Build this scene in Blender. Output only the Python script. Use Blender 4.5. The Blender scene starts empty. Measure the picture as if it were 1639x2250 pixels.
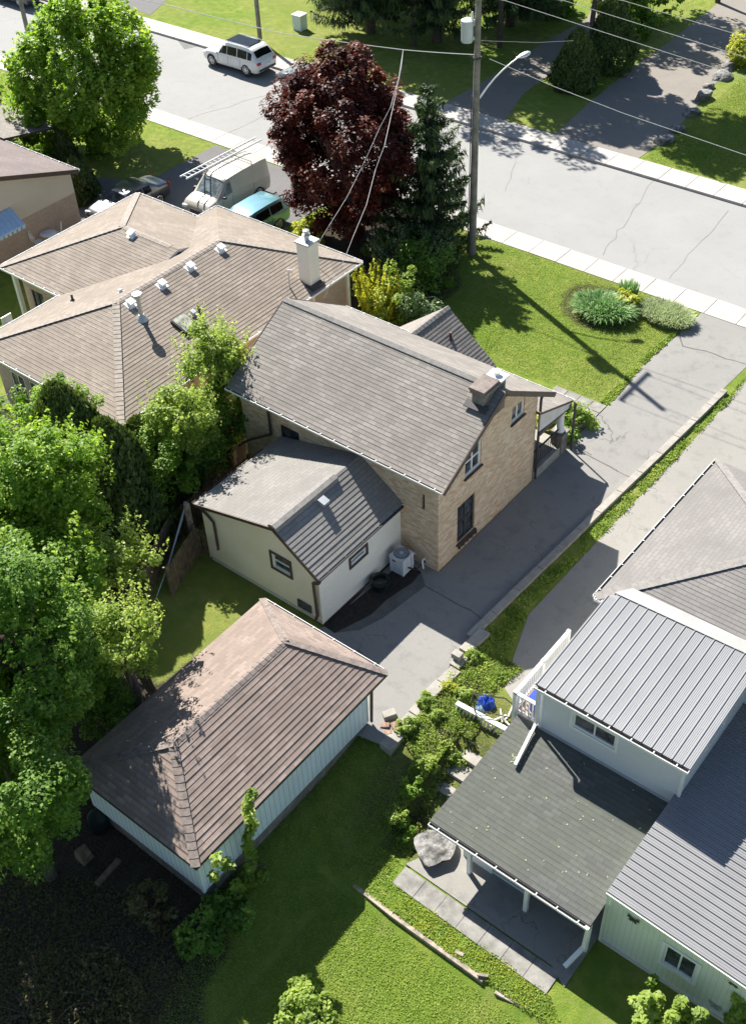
import bpy, math, random
import numpy as np
from mathutils import Vector, Matrix
random.seed(7); RS=np.random.RandomState(11)
# ---------------------------------------------------------------- camera, sky, sun, exposure
scn=bpy.context.scene
IW,IH=1639.,2250.; YAW,PITCH,ROLL,FL=-.7046,.7462,-.04826,2521.
CAM=np.array([0,0,29.])
_f=np.array([math.sin(YAW)*math.cos(PITCH),math.cos(YAW)*math.cos(PITCH),-math.sin(PITCH)])
_r=np.cross(_f,[0,0,1]); _r/=np.linalg.norm(_r); _u=np.cross(_r,_f)
RR=math.cos(ROLL)*_r+math.sin(ROLL)*_u; UU=-math.sin(ROLL)*_r+math.cos(ROLL)*_u
cd=bpy.data.cameras.new('camera'); cam=bpy.data.objects.new('camera',cd); scn.collection.objects.link(cam)
cd.sensor_fit='HORIZONTAL'; cd.sensor_width=36; cd.lens=FL/IW*36; cd.clip_end=2000; cd.clip_start=.1
cam.matrix_world=Matrix(((RR[0],UU[0],-_f[0],CAM[0]),(RR[1],UU[1],-_f[1],CAM[1]),(RR[2],UU[2],-_f[2],CAM[2]),(0,0,0,1)))
scn.camera=cam
SUN_AZ,SUN_EL=math.radians(157),math.radians(44.3)       # azimuth counter-clockwise from +X
w=bpy.data.worlds.new('World'); scn.world=w; w.use_nodes=True
nt=w.node_tree; sky=nt.nodes.new('ShaderNodeTexSky'); sky.sky_type='NISHITA'; sky.sun_disc=False
sky.sun_elevation=SUN_EL; sky.sun_rotation=math.atan2(math.cos(SUN_AZ),math.sin(SUN_AZ)); sky.altitude=200; sky.air_density=1.0; sky.dust_density=.6
bg=nt.nodes['Background']; nt.links.new(sky.outputs[0],bg.inputs[0]); bg.inputs[1].default_value=.062
sd=bpy.data.lights.new('sun','SUN'); sd.energy=5.0; sd.angle=math.radians(.5); sd.color=(1,.955,.87)
so=bpy.data.objects.new('sun',sd); scn.collection.objects.link(so)
_s=Vector((math.cos(SUN_EL)*math.cos(SUN_AZ),math.cos(SUN_EL)*math.sin(SUN_AZ),math.sin(SUN_EL)))
so.rotation_euler=_s.to_track_quat('Z','Y').to_euler(); so.location=(-40,30,40)
scn.render.engine='CYCLES'
vs=scn.view_settings; vs.view_transform='Standard'; vs.look='None'; vs.gamma=1; vs.exposure=1.28
# ---------------------------------------------------------------- surveying helpers: sight lines cut with real planes
def ray(x,y):
    d=_f*FL+RR*(x-IW/2)-UU*(y-IH/2); return d/np.linalg.norm(d)
def G(x,y,z=0.):
    d=ray(x,y); return CAM+d*(z-CAM[2])/d[2]
def GX(x,y,v): d=ray(x,y); return CAM+d*(v-CAM[0])/d[0]
def GY(x,y,v): d=ray(x,y); return CAM+d*(v-CAM[1])/d[1]
def GP(x,y,pl):                       # plane given by three points
    a,b,c=[np.array(q,float) for q in pl]; n=np.cross(b-a,c-a); d=ray(x,y); return CAM+d*(np.dot(a-CAM,n)/np.dot(d,n))
def sst(a,b,x):
    t=min(1,max(0,(x-a)/(b-a))); return t*t*(3-2*t)
# ---------------------------------------------------------------- materials
MT={}
def newmat(name):
    m=bpy.data.materials.new(name); m.use_nodes=True; MT[name]=m
    N=m.node_tree.nodes; L=m.node_tree.links; return m,N,L,N['Principled BSDF']
def nd(N,t,**k):
    n=N.new(t)
    for a,b in k.items(): setattr(n,a,b)
    return n
def c4(c): return (c[0],c[1],c[2],1)
def mixc(N,L,fac,a,b,blend='MIX'):
    m=nd(N,'ShaderNodeMix',data_type='RGBA',blend_type=blend)
    for i,v in ((0,fac),(6,a),(7,b)):
        if hasattr(v,'default_value') or hasattr(v,'is_linked'): L.new(v,m.inputs[i])
        elif i==0: m.inputs[0].default_value=v
        else: m.inputs[i].default_value=c4(v)
    return m.outputs[2]
def noise(N,L,vec,scale,detail=4,rough=.6,out=0):
    n=nd(N,'ShaderNodeTexNoise'); n.inputs['Scale'].default_value=scale; n.inputs['Detail'].default_value=detail; n.inputs['Roughness'].default_value=rough
    if vec is not None: L.new(vec,n.inputs['Vector'])
    return n.outputs[out]
def ramp(N,L,fac,p0,p1,c0=(0,0,0),c1=(1,1,1)):
    r=nd(N,'ShaderNodeValToRGB'); L.new(fac,r.inputs[0]); e=r.color_ramp.elements
    e[0].position=p0; e[1].position=p1; e[0].color=c4(c0); e[1].color=c4(c1); return r.outputs[0]
def bump(N,L,h,b,dist=.02,strength=.6):
    n=nd(N,'ShaderNodeBump'); n.inputs['Distance'].default_value=dist; n.inputs['Strength'].default_value=strength
    L.new(h,n.inputs['Height']); L.new(n.outputs[0],b.inputs['Normal'])
def pos(N): return nd(N,'ShaderNodeNewGeometry').outputs['Position']
def plain(name,c,rough=.7,metal=0,var=.18,scale=3,bmp=0,spec=.5,c2=None,fine=40):
    m,N,L,b=newmat(name)
    p=nd(N,'ShaderNodeTexCoord').outputs['Object']
    a=noise(N,L,p,scale,5); f=noise(N,L,p,fine,3)
    c=np.array(c,float); cc=np.array(c2 if c2 else c*(1-var*1.6),float)
    o=mixc(N,L,ramp(N,L,a,.35,.68),c*(1+var*.5),cc)
    o=mixc(N,L,ramp(N,L,f,.3,.7),o,mixc(N,L,.5,o,tuple(c*(1-var)))) if var>0 else o
    L.new(o,b.inputs['Base Color']); b.inputs['Roughness'].default_value=rough; b.inputs['Metallic'].default_value=metal
    b.inputs['Specular IOR Level'].default_value=spec
    if bmp: bump(N,L,f,b,bmp,.7)
    return m
def shingle(name,c,cdark,row=.2,wid=.32,line=.18,var=.5,moss=None,soft=0):
    m,N,L,b=newmat(name)
    uv=nd(N,'ShaderNodeUVMap',uv_map='uv').outputs[0]
    def br(c1,c2,mort,ms):
        t=nd(N,'ShaderNodeTexBrick'); L.new(uv,t.inputs['Vector'])
        t.inputs['Color1'].default_value=c4(c1); t.inputs['Color2'].default_value=c4(c2); t.inputs['Mortar'].default_value=c4(mort)
        t.inputs['Scale'].default_value=1; t.inputs['Mortar Size'].default_value=ms; t.inputs['Mortar Smooth'].default_value=.3
        t.inputs['Bias'].default_value=0; t.inputs['Brick Width'].default_value=wid; t.inputs['Row Height'].default_value=row; t.offset=.5; t.offset_frequency=2
        return t
    c=np.array(c); cd_=np.array(cdark)
    t=br(c*(1+var*.28),c*(1-var*.42),c*.5,.007)
    # butt edge of every course: the lower few centimetres carry the drop to the next course
    sep=nd(N,'ShaderNodeSeparateXYZ'); L.new(uv,sep.inputs[0])
    dv=nd(N,'ShaderNodeMath',operation='DIVIDE'); L.new(sep.outputs[1],dv.inputs[0]); dv.inputs[1].default_value=row
    fr=nd(N,'ShaderNodeMath',operation='FRACT'); L.new(dv.outputs[0],fr.inputs[0])
    # broken course line: real strip shingles show it between tabs
    t2=nd(N,'ShaderNodeTexBrick'); L.new(uv,t2.inputs['Vector']); t2.inputs['Color1'].default_value=(1,1,1,1); t2.inputs['Color2'].default_value=(.25,.25,.25,1); t2.inputs['Mortar'].default_value=(.6,.6,.6,1)
    t2.inputs['Scale'].default_value=1; t2.inputs['Mortar Size'].default_value=0; t2.inputs['Brick Width'].default_value=wid*1.31; t2.inputs['Row Height'].default_value=row
    ln=nd(N,'ShaderNodeMath',operation='LESS_THAN'); L.new(fr.outputs[0],ln.inputs[0]); ln.inputs[1].default_value=line
    lm=nd(N,'ShaderNodeMath',operation='MULTIPLY'); L.new(ln.outputs[0],lm.inputs[0]); L.new(t2.outputs[0],lm.inputs[1])
    p=pos(N); big=noise(N,L,p,.55,5); f=noise(N,L,p,60,2)
    col=mixc(N,L,ramp(N,L,big,.38,.62),t.outputs[0],mixc(N,L,.6,t.outputs[0],tuple(c*(.68 if moss is None else 1)*np.array(moss if moss else (1,1,1)))))
    col=mixc(N,L,ramp(N,L,f,.35,.65),col,mixc(N,L,.35,col,tuple(c*.55)))
    L.new(col,b.inputs['Base Color']); b.inputs['Roughness'].default_value=.92; b.inputs['Specular IOR Level'].default_value=.25
    bump(N,L,f,b,.004,.5)
    return m
def wallbrick(name,cols,mort,bw=.22,bh=.075):
    m,N,L,b=newmat(name)
    p=pos(N); s=nd(N,'ShaderNodeSeparateXYZ'); L.new(p,s.inputs[0])
    ad=nd(N,'ShaderNodeMath',operation='ADD'); L.new(s.outputs[0],ad.inputs[0]); L.new(s.outputs[1],ad.inputs[1])
    cb=nd(N,'ShaderNodeCombineXYZ'); L.new(ad.outputs[0],cb.inputs[0]); L.new(s.outputs[2],cb.inputs[1])
    def br(a,c,bias):
        t=nd(N,'ShaderNodeTexBrick'); L.new(cb.outputs[0],t.inputs['Vector']); t.inputs['Color1'].default_value=c4(a); t.inputs['Color2'].default_value=c4(c); t.inputs['Mortar'].default_value=c4(mort)
        t.inputs['Scale'].default_value=1; t.inputs['Mortar Size'].default_value=.008; t.inputs['Brick Width'].default_value=bw; t.inputs['Row Height'].default_value=bh; t.inputs['Bias'].default_value=bias; return t
    t=br(cols[0],cols[1],0); t2=br(cols[2],cols[3],0)
    n=noise(N,L,p,1.1,4); n2=noise(N,L,p,9,3)
    col=mixc(N,L,ramp(N,L,n,.42,.6),t.outputs[0],t2.outputs[0])
    col=mixc(N,L,ramp(N,L,n2,.35,.7),col,mixc(N,L,.3,col,tuple(np.array(cols[1])*.6)))
    L.new(col,b.inputs['Base Color']); b.inputs['Roughness'].default_value=.9
    iv=nd(N,'ShaderNodeMath',operation='SUBTRACT'); iv.inputs[0].default_value=1; L.new(t.outputs['Fac'],iv.inputs[1])
    bump(N,L,iv.outputs[0],b,.012,.6); return m
def lined(name,c,horizontal=True,pitch=.12,lw=.1,rough=.6,var=.1,stain=None,dark=.45):
    m,N,L,b=newmat(name); p=pos(N); s=nd(N,'ShaderNodeSeparateXYZ'); L.new(p,s.inputs[0])
    if horizontal: src=s.outputs[2]
    else:
        ad=nd(N,'ShaderNodeMath',operation='ADD'); L.new(s.outputs[0],ad.inputs[0]); L.new(s.outputs[1],ad.inputs[1]); src=ad.outputs[0]
    dv=nd(N,'ShaderNodeMath',operation='DIVIDE'); L.new(src,dv.inputs[0]); dv.inputs[1].default_value=pitch
    fr=nd(N,'ShaderNodeMath',operation='FRACT'); L.new(dv.outputs[0],fr.inputs[0])
    ln=nd(N,'ShaderNodeMath',operation='LESS_THAN'); L.new(fr.outputs[0],ln.inputs[0]); ln.inputs[1].default_value=lw
    n=noise(N,L,p,.8,5); f=noise(N,L,p,14,3)
    c=np.array(c); col=mixc(N,L,ramp(N,L,n,.3,.7),c*(1+var),c*(1-var) if stain is None else stain)
    col=mixc(N,L,ramp(N,L,f,.3,.7),col,mixc(N,L,.25,col,tuple(c*.75)))
    col=mixc(N,L,ln.outputs[0],col,tuple(c*dark))
    L.new(col,b.inputs['Base Color']); b.inputs['Roughness'].default_value=rough
    bump(N,L,fr.outputs[0],b,.012,.5); return m
def leafmat(name,cols,rough=.55,trans=.45):
    m,N,L,b=newmat(name)
    a=nd(N,'ShaderNodeAttribute',attribute_name='rnd'); r=nd(N,'ShaderNodeValToRGB'); L.new(a.outputs['Fac'],r.inputs[0])
    e=r.color_ramp.elements; e[0].color=c4(cols[0]); e[-1].color=c4(cols[-1])
    for i in range(1,len(cols)-1):
        q=e.new(i/(len(cols)-1)); q.color=c4(cols[i])
    L.new(r.outputs[0],b.inputs['Base Color']); b.inputs['Roughness'].default_value=rough; b.inputs['Specular IOR Level'].default_value=.35
    t=nd(N,'ShaderNodeBsdfTranslucent'); hs=nd(N,'ShaderNodeHueSaturation'); hs.inputs['Saturation'].default_value=1.1; hs.inputs['Value'].default_value=1.5; L.new(r.outputs[0],hs.inputs['Color']); L.new(hs.outputs[0],t.inputs[0])
    mx=nd(N,'ShaderNodeMixShader'); mx.inputs[0].default_value=trans; L.new(b.outputs[0],mx.inputs[1]); L.new(t.outputs[0],mx.inputs[2])
    L.new(mx.outputs[0],N['Material Output'].inputs[0]); return m
def paint(name,c,rough=.25,metal=.0,coat=.6):
    m,N,L,b=newmat(name); p=nd(N,'ShaderNodeTexCoord').outputs['Object']; n=noise(N,L,p,2,4)
    L.new(mixc(N,L,ramp(N,L,n,.3,.7),c,tuple(np.array(c)*.88)),b.inputs['Base Color'])
    b.inputs['Roughness'].default_value=rough; b.inputs['Metallic'].default_value=metal; b.inputs['Coat Weight'].default_value=coat; b.inputs['Coat Roughness'].default_value=.05; return m
def ground_mat():
    m,N,L,b=newmat('lawn_and_soil'); p=pos(N)
    n1=noise(N,L,p,.35,5); n2=noise(N,L,p,2.2,5); n3=noise(N,L,p,22,4,.7); n4=noise(N,L,p,70,2)
    g=mixc(N,L,ramp(N,L,n1,.38,.6),(.19,.285,.035),(.31,.345,.07))
    g=mixc(N,L,ramp(N,L,n2,.4,.62),g,(.15,.24,.03))
    g=mixc(N,L,ramp(N,L,n3,.35,.68),g,mixc(N,L,.5,g,(.08,.14,.015)))
    g=mixc(N,L,ramp(N,L,noise(N,L,p,.12,3),.42,.6),g,mixc(N,L,.35,g,(.30,.27,.10)))
    g=mixc(N,L,ramp(N,L,n4,.5,.7),g,mixc(N,L,.35,g,(.25,.28,.08)))
    n5=noise(N,L,p,.9,4); g=mixc(N,L,ramp(N,L,n5,.56,.74),g,mixc(N,L,.5,g,(.36,.34,.13)))
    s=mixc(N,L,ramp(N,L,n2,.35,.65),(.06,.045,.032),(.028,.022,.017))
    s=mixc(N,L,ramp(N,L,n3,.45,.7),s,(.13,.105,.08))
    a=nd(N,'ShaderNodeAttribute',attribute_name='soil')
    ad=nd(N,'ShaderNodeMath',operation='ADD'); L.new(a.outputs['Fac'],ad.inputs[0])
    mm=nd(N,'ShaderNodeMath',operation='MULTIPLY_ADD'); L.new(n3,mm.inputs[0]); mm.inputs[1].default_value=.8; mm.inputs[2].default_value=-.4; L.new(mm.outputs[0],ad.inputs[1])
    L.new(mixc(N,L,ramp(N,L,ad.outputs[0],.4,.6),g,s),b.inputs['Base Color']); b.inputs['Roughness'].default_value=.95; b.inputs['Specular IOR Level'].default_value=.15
    sm=nd(N,'ShaderNodeMath',operation='ADD'); L.new(n3,sm.inputs[0]); L.new(n4,sm.inputs[1]); bump(N,L,sm.outputs[0],b,.07,.8); return m
def asphalt(name,c,c2,crack=.5,stain=(.05,.05,.055),stain_amt=.25,bright=None,cs=.45):
    m,N,L,b=newmat(name); p=pos(N)
    n1=noise(N,L,p,.35,5); n2=noise(N,L,p,1.7,6,.65); n3=noise(N,L,p,35,3,.8); n4=noise(N,L,p,110,2,.8)
    c_=mixc(N,L,ramp(N,L,n1,.3,.7),c,c2)
    c_=mixc(N,L,ramp(N,L,n2,.52,.78),c_,mixc(N,L,stain_amt,c_,stain))
    c_=mixc(N,L,ramp(N,L,n3,.3,.72),c_,mixc(N,L,.32,c_,tuple(np.array(c2)*.45)))
    c_=mixc(N,L,ramp(N,L,n4,.55,.75),c_,mixc(N,L,.3,c_,(.6,.58,.54)))
    # cracks: edges of warped cells
    wn=nd(N,'ShaderNodeTexNoise'); wn.inputs['Scale'].default_value=1.3; wn.inputs['Detail'].default_value=5; L.new(p,wn.inputs['Vector'])
    va=nd(N,'ShaderNodeVectorMath',operation='MULTIPLY_ADD'); L.new(wn.outputs[1],va.inputs[0]); va.inputs[1].default_value=(1.3,1.3,0); L.new(p,va.inputs[2])
    vo=nd(N,'ShaderNodeTexVoronoi',feature='DISTANCE_TO_EDGE'); vo.inputs['Scale'].default_value=cs*.4; L.new(va.outputs[0],vo.inputs['Vector'])
    ck=ramp(N,L,vo.outputs[0],.0015,.006,(1,1,1),(0,0,0))
    gate=ramp(N,L,noise(N,L,p,.25,2),.5,.6)
    cm=nd(N,'ShaderNodeMath',operation='MULTIPLY'); L.new(ck,cm.inputs[0]); L.new(gate,cm.inputs[1])
    cm2=nd(N,'ShaderNodeMath',operation='MULTIPLY'); L.new(cm.outputs[0],cm2.inputs[0]); cm2.inputs[1].default_value=crack
    c_=mixc(N,L,cm2.outputs[0],c_,(.05,.048,.045))
    L.new(c_,b.inputs['Base Color']); b.inputs['Roughness'].default_value=.9; b.inputs['Specular IOR Level'].default_value=.3
    bump(N,L,n3,b,.005,.4); return m
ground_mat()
asphalt('road_asphalt',(.295,.293,.287),(.268,.266,.262),.28,stain_amt=.12)
asphalt('drive_asphalt',(.255,.248,.234),(.222,.217,.207),.8,stain_amt=.4,cs=.9)
asphalt('new_asphalt',(.155,.15,.15),(.13,.128,.13),.25,stain_amt=.3)
asphalt('far_drive',(.24,.215,.19),(.21,.19,.17),.2,stain_amt=.2)
asphalt('old_concrete',(.285,.272,.25),(.245,.235,.215),.6,stain_amt=.35,cs=1.3)
plain('sidewalk_concrete',(.41,.385,.355),.85,var=.12,scale=1.5,bmp=.004)
plain('curb_concrete',(.33,.31,.275),.9,var=.2,scale=2.5,bmp=.006)
plain('joint_dark',(.12,.11,.1),.95,var=.1)
plain('rock',(.27,.262,.25),.95,var=.6,scale=3.5,bmp=.04,fine=14)
plain('paver',(.26,.25,.23),.9,var=.3,scale=3,bmp=.004)
shingle('shingle_grey',(.27,.247,.226),(.085,.08,.078),.15,.31,.2,.5)
shingle('shingle_tan',(.295,.25,.21),(.10,.082,.07),.165,.32,.22,.45)
shingle('shingle_brown',(.285,.226,.196),(.06,.045,.038),.165,.33,.2,.6)
shingle('shingle_ext',(.27,.258,.243),(.075,.068,.065),.165,.33,.2,.25)
shingle('shingle_dark',(.108,.112,.106),(.045,.047,.045),.17,.30,.14,.45,moss=(.9,.97,.8))
shingle('shingle_right',(.235,.222,.212),(.075,.07,.068),.15,.33,.15,.25)
plain('shingle_butt_shadow',(.045,.04,.036),.95,var=.5,scale=14)  # dark colour of the butt faces carries the shadow and gap under each course
plain('cap_grey',(.25,.235,.222),.92,var=.2,scale=6,bmp=.01)
plain('cap_tan',(.31,.27,.235),.92,var=.2,scale=6,bmp=.01)
plain('cap_brown',(.23,.19,.17),.92,var=.3,scale=6,bmp=.01)
wallbrick('buff_brick',[(.72,.54,.37),(.50,.36,.23),(.78,.68,.52),(.58,.30,.15)],(.56,.49,.38),.24,.085)
wallbrick('pinkish_brick',[(.46,.345,.275),(.40,.30,.235),(.50,.39,.31),(.43,.32,.25)],(.44,.38,.33))
lined('lap_siding',(.92,.83,.70),True,.11,.1,.55,.03,stain=(.86,.78,.57),dark=.72)
lined('plain_siding',(.82,.80,.73),True,.22,.03,.6,.06,dark=.85)
lined('board_siding',(.66,.76,.82),False,.2,.09,.55,.08,dark=.5)
lined('blue_grey_siding',(.66,.68,.69),True,.1,.08,.5,.05,dark=.8)
lined('green_siding',(.62,.70,.60),False,.15,.07,.6,.06,stain=(.66,.68,.60),dark=.7)
lined('beige_siding',(.62,.54,.46),True,.12,.08,.6,.06,dark=.8)
lined('deck_board',(.34,.25,.19),False,.14,.1,.8,.2,dark=.3)
plain('foundation_block',(.22,.2,.175),.95,var=.35,scale=4,bmp=.01)
plain('white_paint',(.78,.78,.76),.5,var=.06)
plain('white_plastic',(.75,.77,.80),.4,var=.05)
plain('brown_trim',(.085,.055,.045),.6,var=.2)
plain('dark_trim',(.045,.042,.045),.6,var=.2)
plain('galvanised',(.52,.54,.56),.4,metal=.5,var=.12)
plain('aluminium',(.68,.69,.70),.35,metal=.6,var=.1)
plain('light_steel',(.245,.25,.26),.5,metal=.1,var=.06,scale=.8)
plain('dark_steel',(.24,.24,.248),.5,metal=.1,var=.07,scale=.8)
plain('flashing_grey',(.36,.355,.34),.6,var=.12,scale=2)
plain('soffit',(.35,.33,.3),.7,var=.1)
plain('black_rubber',(.02,.02,.021),.7,var=.2)
plain('black_metal',(.025,.025,.027),.5,var=.2)
plain('pole_wood',(.27,.245,.21),.9,var=.3,scale=3,bmp=.01)
plain('fence_wood',(.20,.145,.09),.9,var=.4,scale=5,bmp=.01)
plain('timber',(.38,.32,.26),.9,var=.4,scale=4,bmp=.01)
plain('bark',(.11,.085,.065),.95,var=.4,scale=6,bmp=.02)
plain('wire_light',(.5,.5,.49),.5,var=.05)
plain('wire_dark',(.10,.10,.10),.6,var=.05)
plain('blue_plastic',(.02,.06,.5),.35,var=.15,scale=4)
plain('blue_tarp',(.03,.10,.55),.4,var=.3,scale=6,bmp=.02)
plain('awning_blue',(.42,.60,.80),.5,var=.06)
plain('clay_block',(.34,.22,.16),.9,var=.4,scale=8,bmp=.01)
plain('dark_bag',(.012,.02,.02),.35,var=.3)
plain('ac_white',(.55,.60,.66),.45,var=.08)
plain('ac_grille',(.06,.07,.08),.5,var=.2)
plain('rim_silver',(.55,.56,.58),.3,metal=.8,var=.05)
plain('tail_red',(.45,.01,.012),.25,var=.05)
plain('lamp_clear',(.75,.77,.8),.12,var=.03)
plain('dead_leaves',(.22,.16,.10),.95,var=.5,scale=9,bmp=.02)
plain('shaded_wall_dark',(.03,.03,.035),.9,var=.1)  # shade beneath the patio roof put into the wall colour
plain('stucco_white',(.60,.57,.52),.85,var=.08,bmp=.004)
def glassmat(name,c,rough=.04,spec=.5):
    m,N,L,b=newmat(name); p=nd(N,'ShaderNodeTexCoord').outputs['Object']; n=noise(N,L,p,3,3)
    L.new(mixc(N,L,ramp(N,L,n,.4,.6),c,tuple(np.array(c)*.4)),b.inputs['Base Color']); b.inputs['Roughness'].default_value=rough; b.inputs['IOR'].default_value=1.5; b.inputs['Coat Weight'].default_value=0.; b.inputs['Specular IOR Level'].default_value=spec
glassmat('window_glass',(.085,.095,.105),.05); glassmat('car_glass',(.010,.013,.015),.1,.2); glassmat('pale_glass',(.20,.24,.24),.1); glassmat('skylight_glass',(.42,.43,.36),.12)
paint('white_car',(.72,.72,.72)); paint('teal_car',(.14,.18,.20),metal=.5); paint('tan_van',(.46,.42,.35),.35,.1,.4); paint('blue_car',(.16,.34,.40),.25,.35)
paint('black_car',(.16,.165,.17),.34,.85,.4); paint('dark_car',(.05,.06,.08))
leafmat('leaf_maple',[(.085,.17,.02),(.15,.26,.03),(.25,.38,.05),(.38,.48,.09)],.5,.5)
leafmat('leaf_maple_dark',[(.05,.11,.016),(.09,.18,.025),(.16,.28,.04),(.30,.40,.08)])
leafmat('leaf_bright',[(.12,.19,.03),(.20,.29,.05),(.31,.40,.08),(.42,.48,.14)],.5,.5)
leafmat('leaf_red',[(.03,.009,.010),(.065,.016,.015),(.14,.032,.02),(.24,.075,.035)],.5,.4)
leafmat('needle_spruce',[(.02,.04,.016),(.036,.065,.022),(.06,.10,.028),(.11,.15,.04)],.7,.15)
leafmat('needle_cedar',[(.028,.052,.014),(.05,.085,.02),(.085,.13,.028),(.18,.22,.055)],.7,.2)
leafmat('leaf_yellow',[(.17,.21,.02),(.29,.33,.035),(.42,.44,.05),(.50,.49,.10)])
leafmat('leaf_grey',[(.10,.17,.07),(.17,.25,.11),(.25,.33,.16),(.34,.40,.24)])
leafmat('blade_green',[(.06,.14,.04),(.11,.24,.07),(.22,.37,.13),(.42,.50,.27)],.4,.35)
leafmat('blade_pale',[(.20,.26,.10),(.32,.39,.18),(.42,.48,.27),(.54,.56,.38)],.6,.35)
leafmat('leaf_dry',[(.07,.055,.03),(.12,.10,.045),(.11,.13,.04),(.17,.16,.08)])
leafmat('grass_blade',[(.10,.17,.02),(.18,.27,.035),(.27,.35,.055),(.36,.40,.11)],.7,.35)
# ---------------------------------------------------------------- object plumbing
COL=scn.collection
def tag(o,label=None,cat=None,group=None,kind=None):
    for k,v in (('label',label),('category',cat),('group',group),('kind',kind)):
        if v: o[k]=v
    return o
def thing(name,label,cat,loc=(0,0,0),group=None):
    o=bpy.data.objects.new(name,None); COL.objects.link(o); o.location=loc; o.empty_display_size=.3
    tag(o,label,cat,group); return o
def attach(o,parent):
    if parent is None: return o
    o.parent=parent
    # parts are modelled in world coordinates: only the Empty at the thing's base carries an offset
    v=parent.location if parent.parent is None else Vector((0,0,0))
    o.matrix_parent_inverse=Matrix.Translation(-Vector(v)); return o
class MB:
    def __init__(s): s.v=[]; s.f=[]; s.uv=[]; s.m=[]; s.mats=[]; s.cur=0
    def mat(s,name):
        if name not in s.mats: s.mats.append(name)
        s.cur=s.mats.index(name); return s
    def face(s,pts,uv=None):
        i=len(s.v); s.v.extend([tuple(map(float,p)) for p in pts]); s.f.append(list(range(i,i+len(pts)))); s.uv.append(uv); s.m.append(s.cur)
    def box(s,x0,x1,y0,y1,z0,z1):
        a=[(x0,y0,z0),(x1,y0,z0),(x1,y1,z0),(x0,y1,z0),(x0,y0,z1),(x1,y0,z1),(x1,y1,z1),(x0,y1,z1)]; s.hexa(a)
    def hexa(s,a):
        for q in ((3,2,1,0),(4,5,6,7),(0,1,5,4),(1,2,6,5),(2,3,7,6),(3,0,4,7)): s.face([a[k] for k in q])
    def obox(s,c,ax,ay,az,hx,hy,hz):
        c,ax,ay,az=[np.array(q,float) for q in (c,ax,ay,az)]; a=[]
        for k in (-1,1):
            for i,j in ((-1,-1),(1,-1),(1,1),(-1,1)): a.append(c+ax*hx*i+ay*hy*j+az*hz*k)
        s.hexa(a)
    def bar(s,p0,p1,w,h,up=(0,0,1)):
        p0,p1=np.array(p0,float),np.array(p1,float); d=p1-p0; l=np.linalg.norm(d); d/=l
        x=np.cross(d,up); n=np.linalg.norm(x)
        if n<1e-5: x=np.array([1,0,0.]); n=1
        x/=n; z=np.cross(x,d); s.obox((p0+p1)/2,d,x,z,l/2,w/2,h/2)
    def tube(s,pts,r,n=8,cap=True):
        pts=[np.array(p,float) for p in pts]; rs=r if hasattr(r,'__len__') else [r]*len(pts); rings=[]; x=None
        for i,p in enumerate(pts):
            d=pts[min(i+1,len(pts)-1)]-pts[max(i-1,0)]; d/=np.linalg.norm(d)+1e-9
            if x is None: x=np.cross(d,(0,0,1.) if abs(d[2])<.9 else (1.,0,0))
            x=x-d*np.dot(x,d); x/=np.linalg.norm(x)+1e-9; y=np.cross(d,x)
            rings.append([p+rs[i]*(math.cos(2*math.pi*k/n)*x+math.sin(2*math.pi*k/n)*y) for k in range(n)])
        for a,b in zip(rings,rings[1:]):
            for k in range(n): s.face([a[k],a[(k+1)%n],b[(k+1)%n],b[k]])
        if cap: s.face(rings[0][::-1]); s.face(rings[-1])
    def lathe(s,c,prof,n=16,axis=2):
        c=np.array(c,float); rings=[]
        for r,z in prof:
            ring=[]
            for k in range(n):
                a=2*math.pi*k/n; p=[r*math.cos(a),r*math.sin(a),z]
                if axis==1: p=[p[0],p[2],p[1]]
                if axis==0: p=[p[2],p[0],p[1]]
                ring.append(c+p)
            rings.append(ring)
        for a,b in zip(rings,rings[1:]):
            for k in range(n): s.face([a[k],a[(k+1)%n],b[(k+1)%n],b[k]])
        s.face(rings[0][::-1]); s.face(rings[-1])
    def prism(s,poly,h):                   # polygon (3-D points) pushed along h
        h=np.array(h,float); a=[np.array(p,float) for p in poly]; b=[p+h for p in a]
        s.face(a[::-1]); s.face(b)
        for i in range(len(a)): j=(i+1)%len(a); s.face([a[i],a[j],b[j],b[i]])
    def build(s,name,mat=None,parent=None,smooth=False,weld=False,bevel=0):
        me=bpy.data.meshes.new(name); me.from_pydata(s.v,[],s.f)
        if any(u for u in s.uv):
            ul=me.uv_layers.new(name='uv'); k=0
            for f,u in zip(s.f,s.uv):
                for j in range(len(f)):
                    if u: ul.data[k].uv=u[j]
                    k+=1
        for n in (s.mats or [mat]): me.materials.append(MT[n])
        if s.mats:
            for p,mi in zip(me.polygons,s.m): p.material_index=mi
        if weld or smooth or bevel:
            import bmesh
            bm=bmesh.new(); bm.from_mesh(me); bmesh.ops.remove_doubles(bm,verts=bm.verts,dist=.0005); bmesh.ops.recalc_face_normals(bm,faces=bm.faces); bm.to_mesh(me); bm.free()
        if smooth:
            for p in me.polygons: p.use_smooth=True
            try: me.set_sharp_from_angle(angle=math.radians(50))
            except Exception: pass
        o=bpy.data.objects.new(name,me); COL.objects.link(o)
        if bevel:
            b=o.modifiers.new('b','BEVEL'); b.width=bevel; b.segments=2; b.limit_method='ANGLE'
        attach(o,parent); return o
def structure(o): o['kind']='structure'; return o
def dup(root,loc,rot=None,label=None):
    def cp(o,par):
        c=o.copy(); COL.objects.link(c)
        if par is not None: c.parent=par
        for ch in [q for q in list(o.children)]: cp(ch,c)
        return c
    r=cp(root,None); r.location=loc
    if rot is not None: r.rotation_euler=rot
    if label: r['label']=label
    return r
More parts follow.
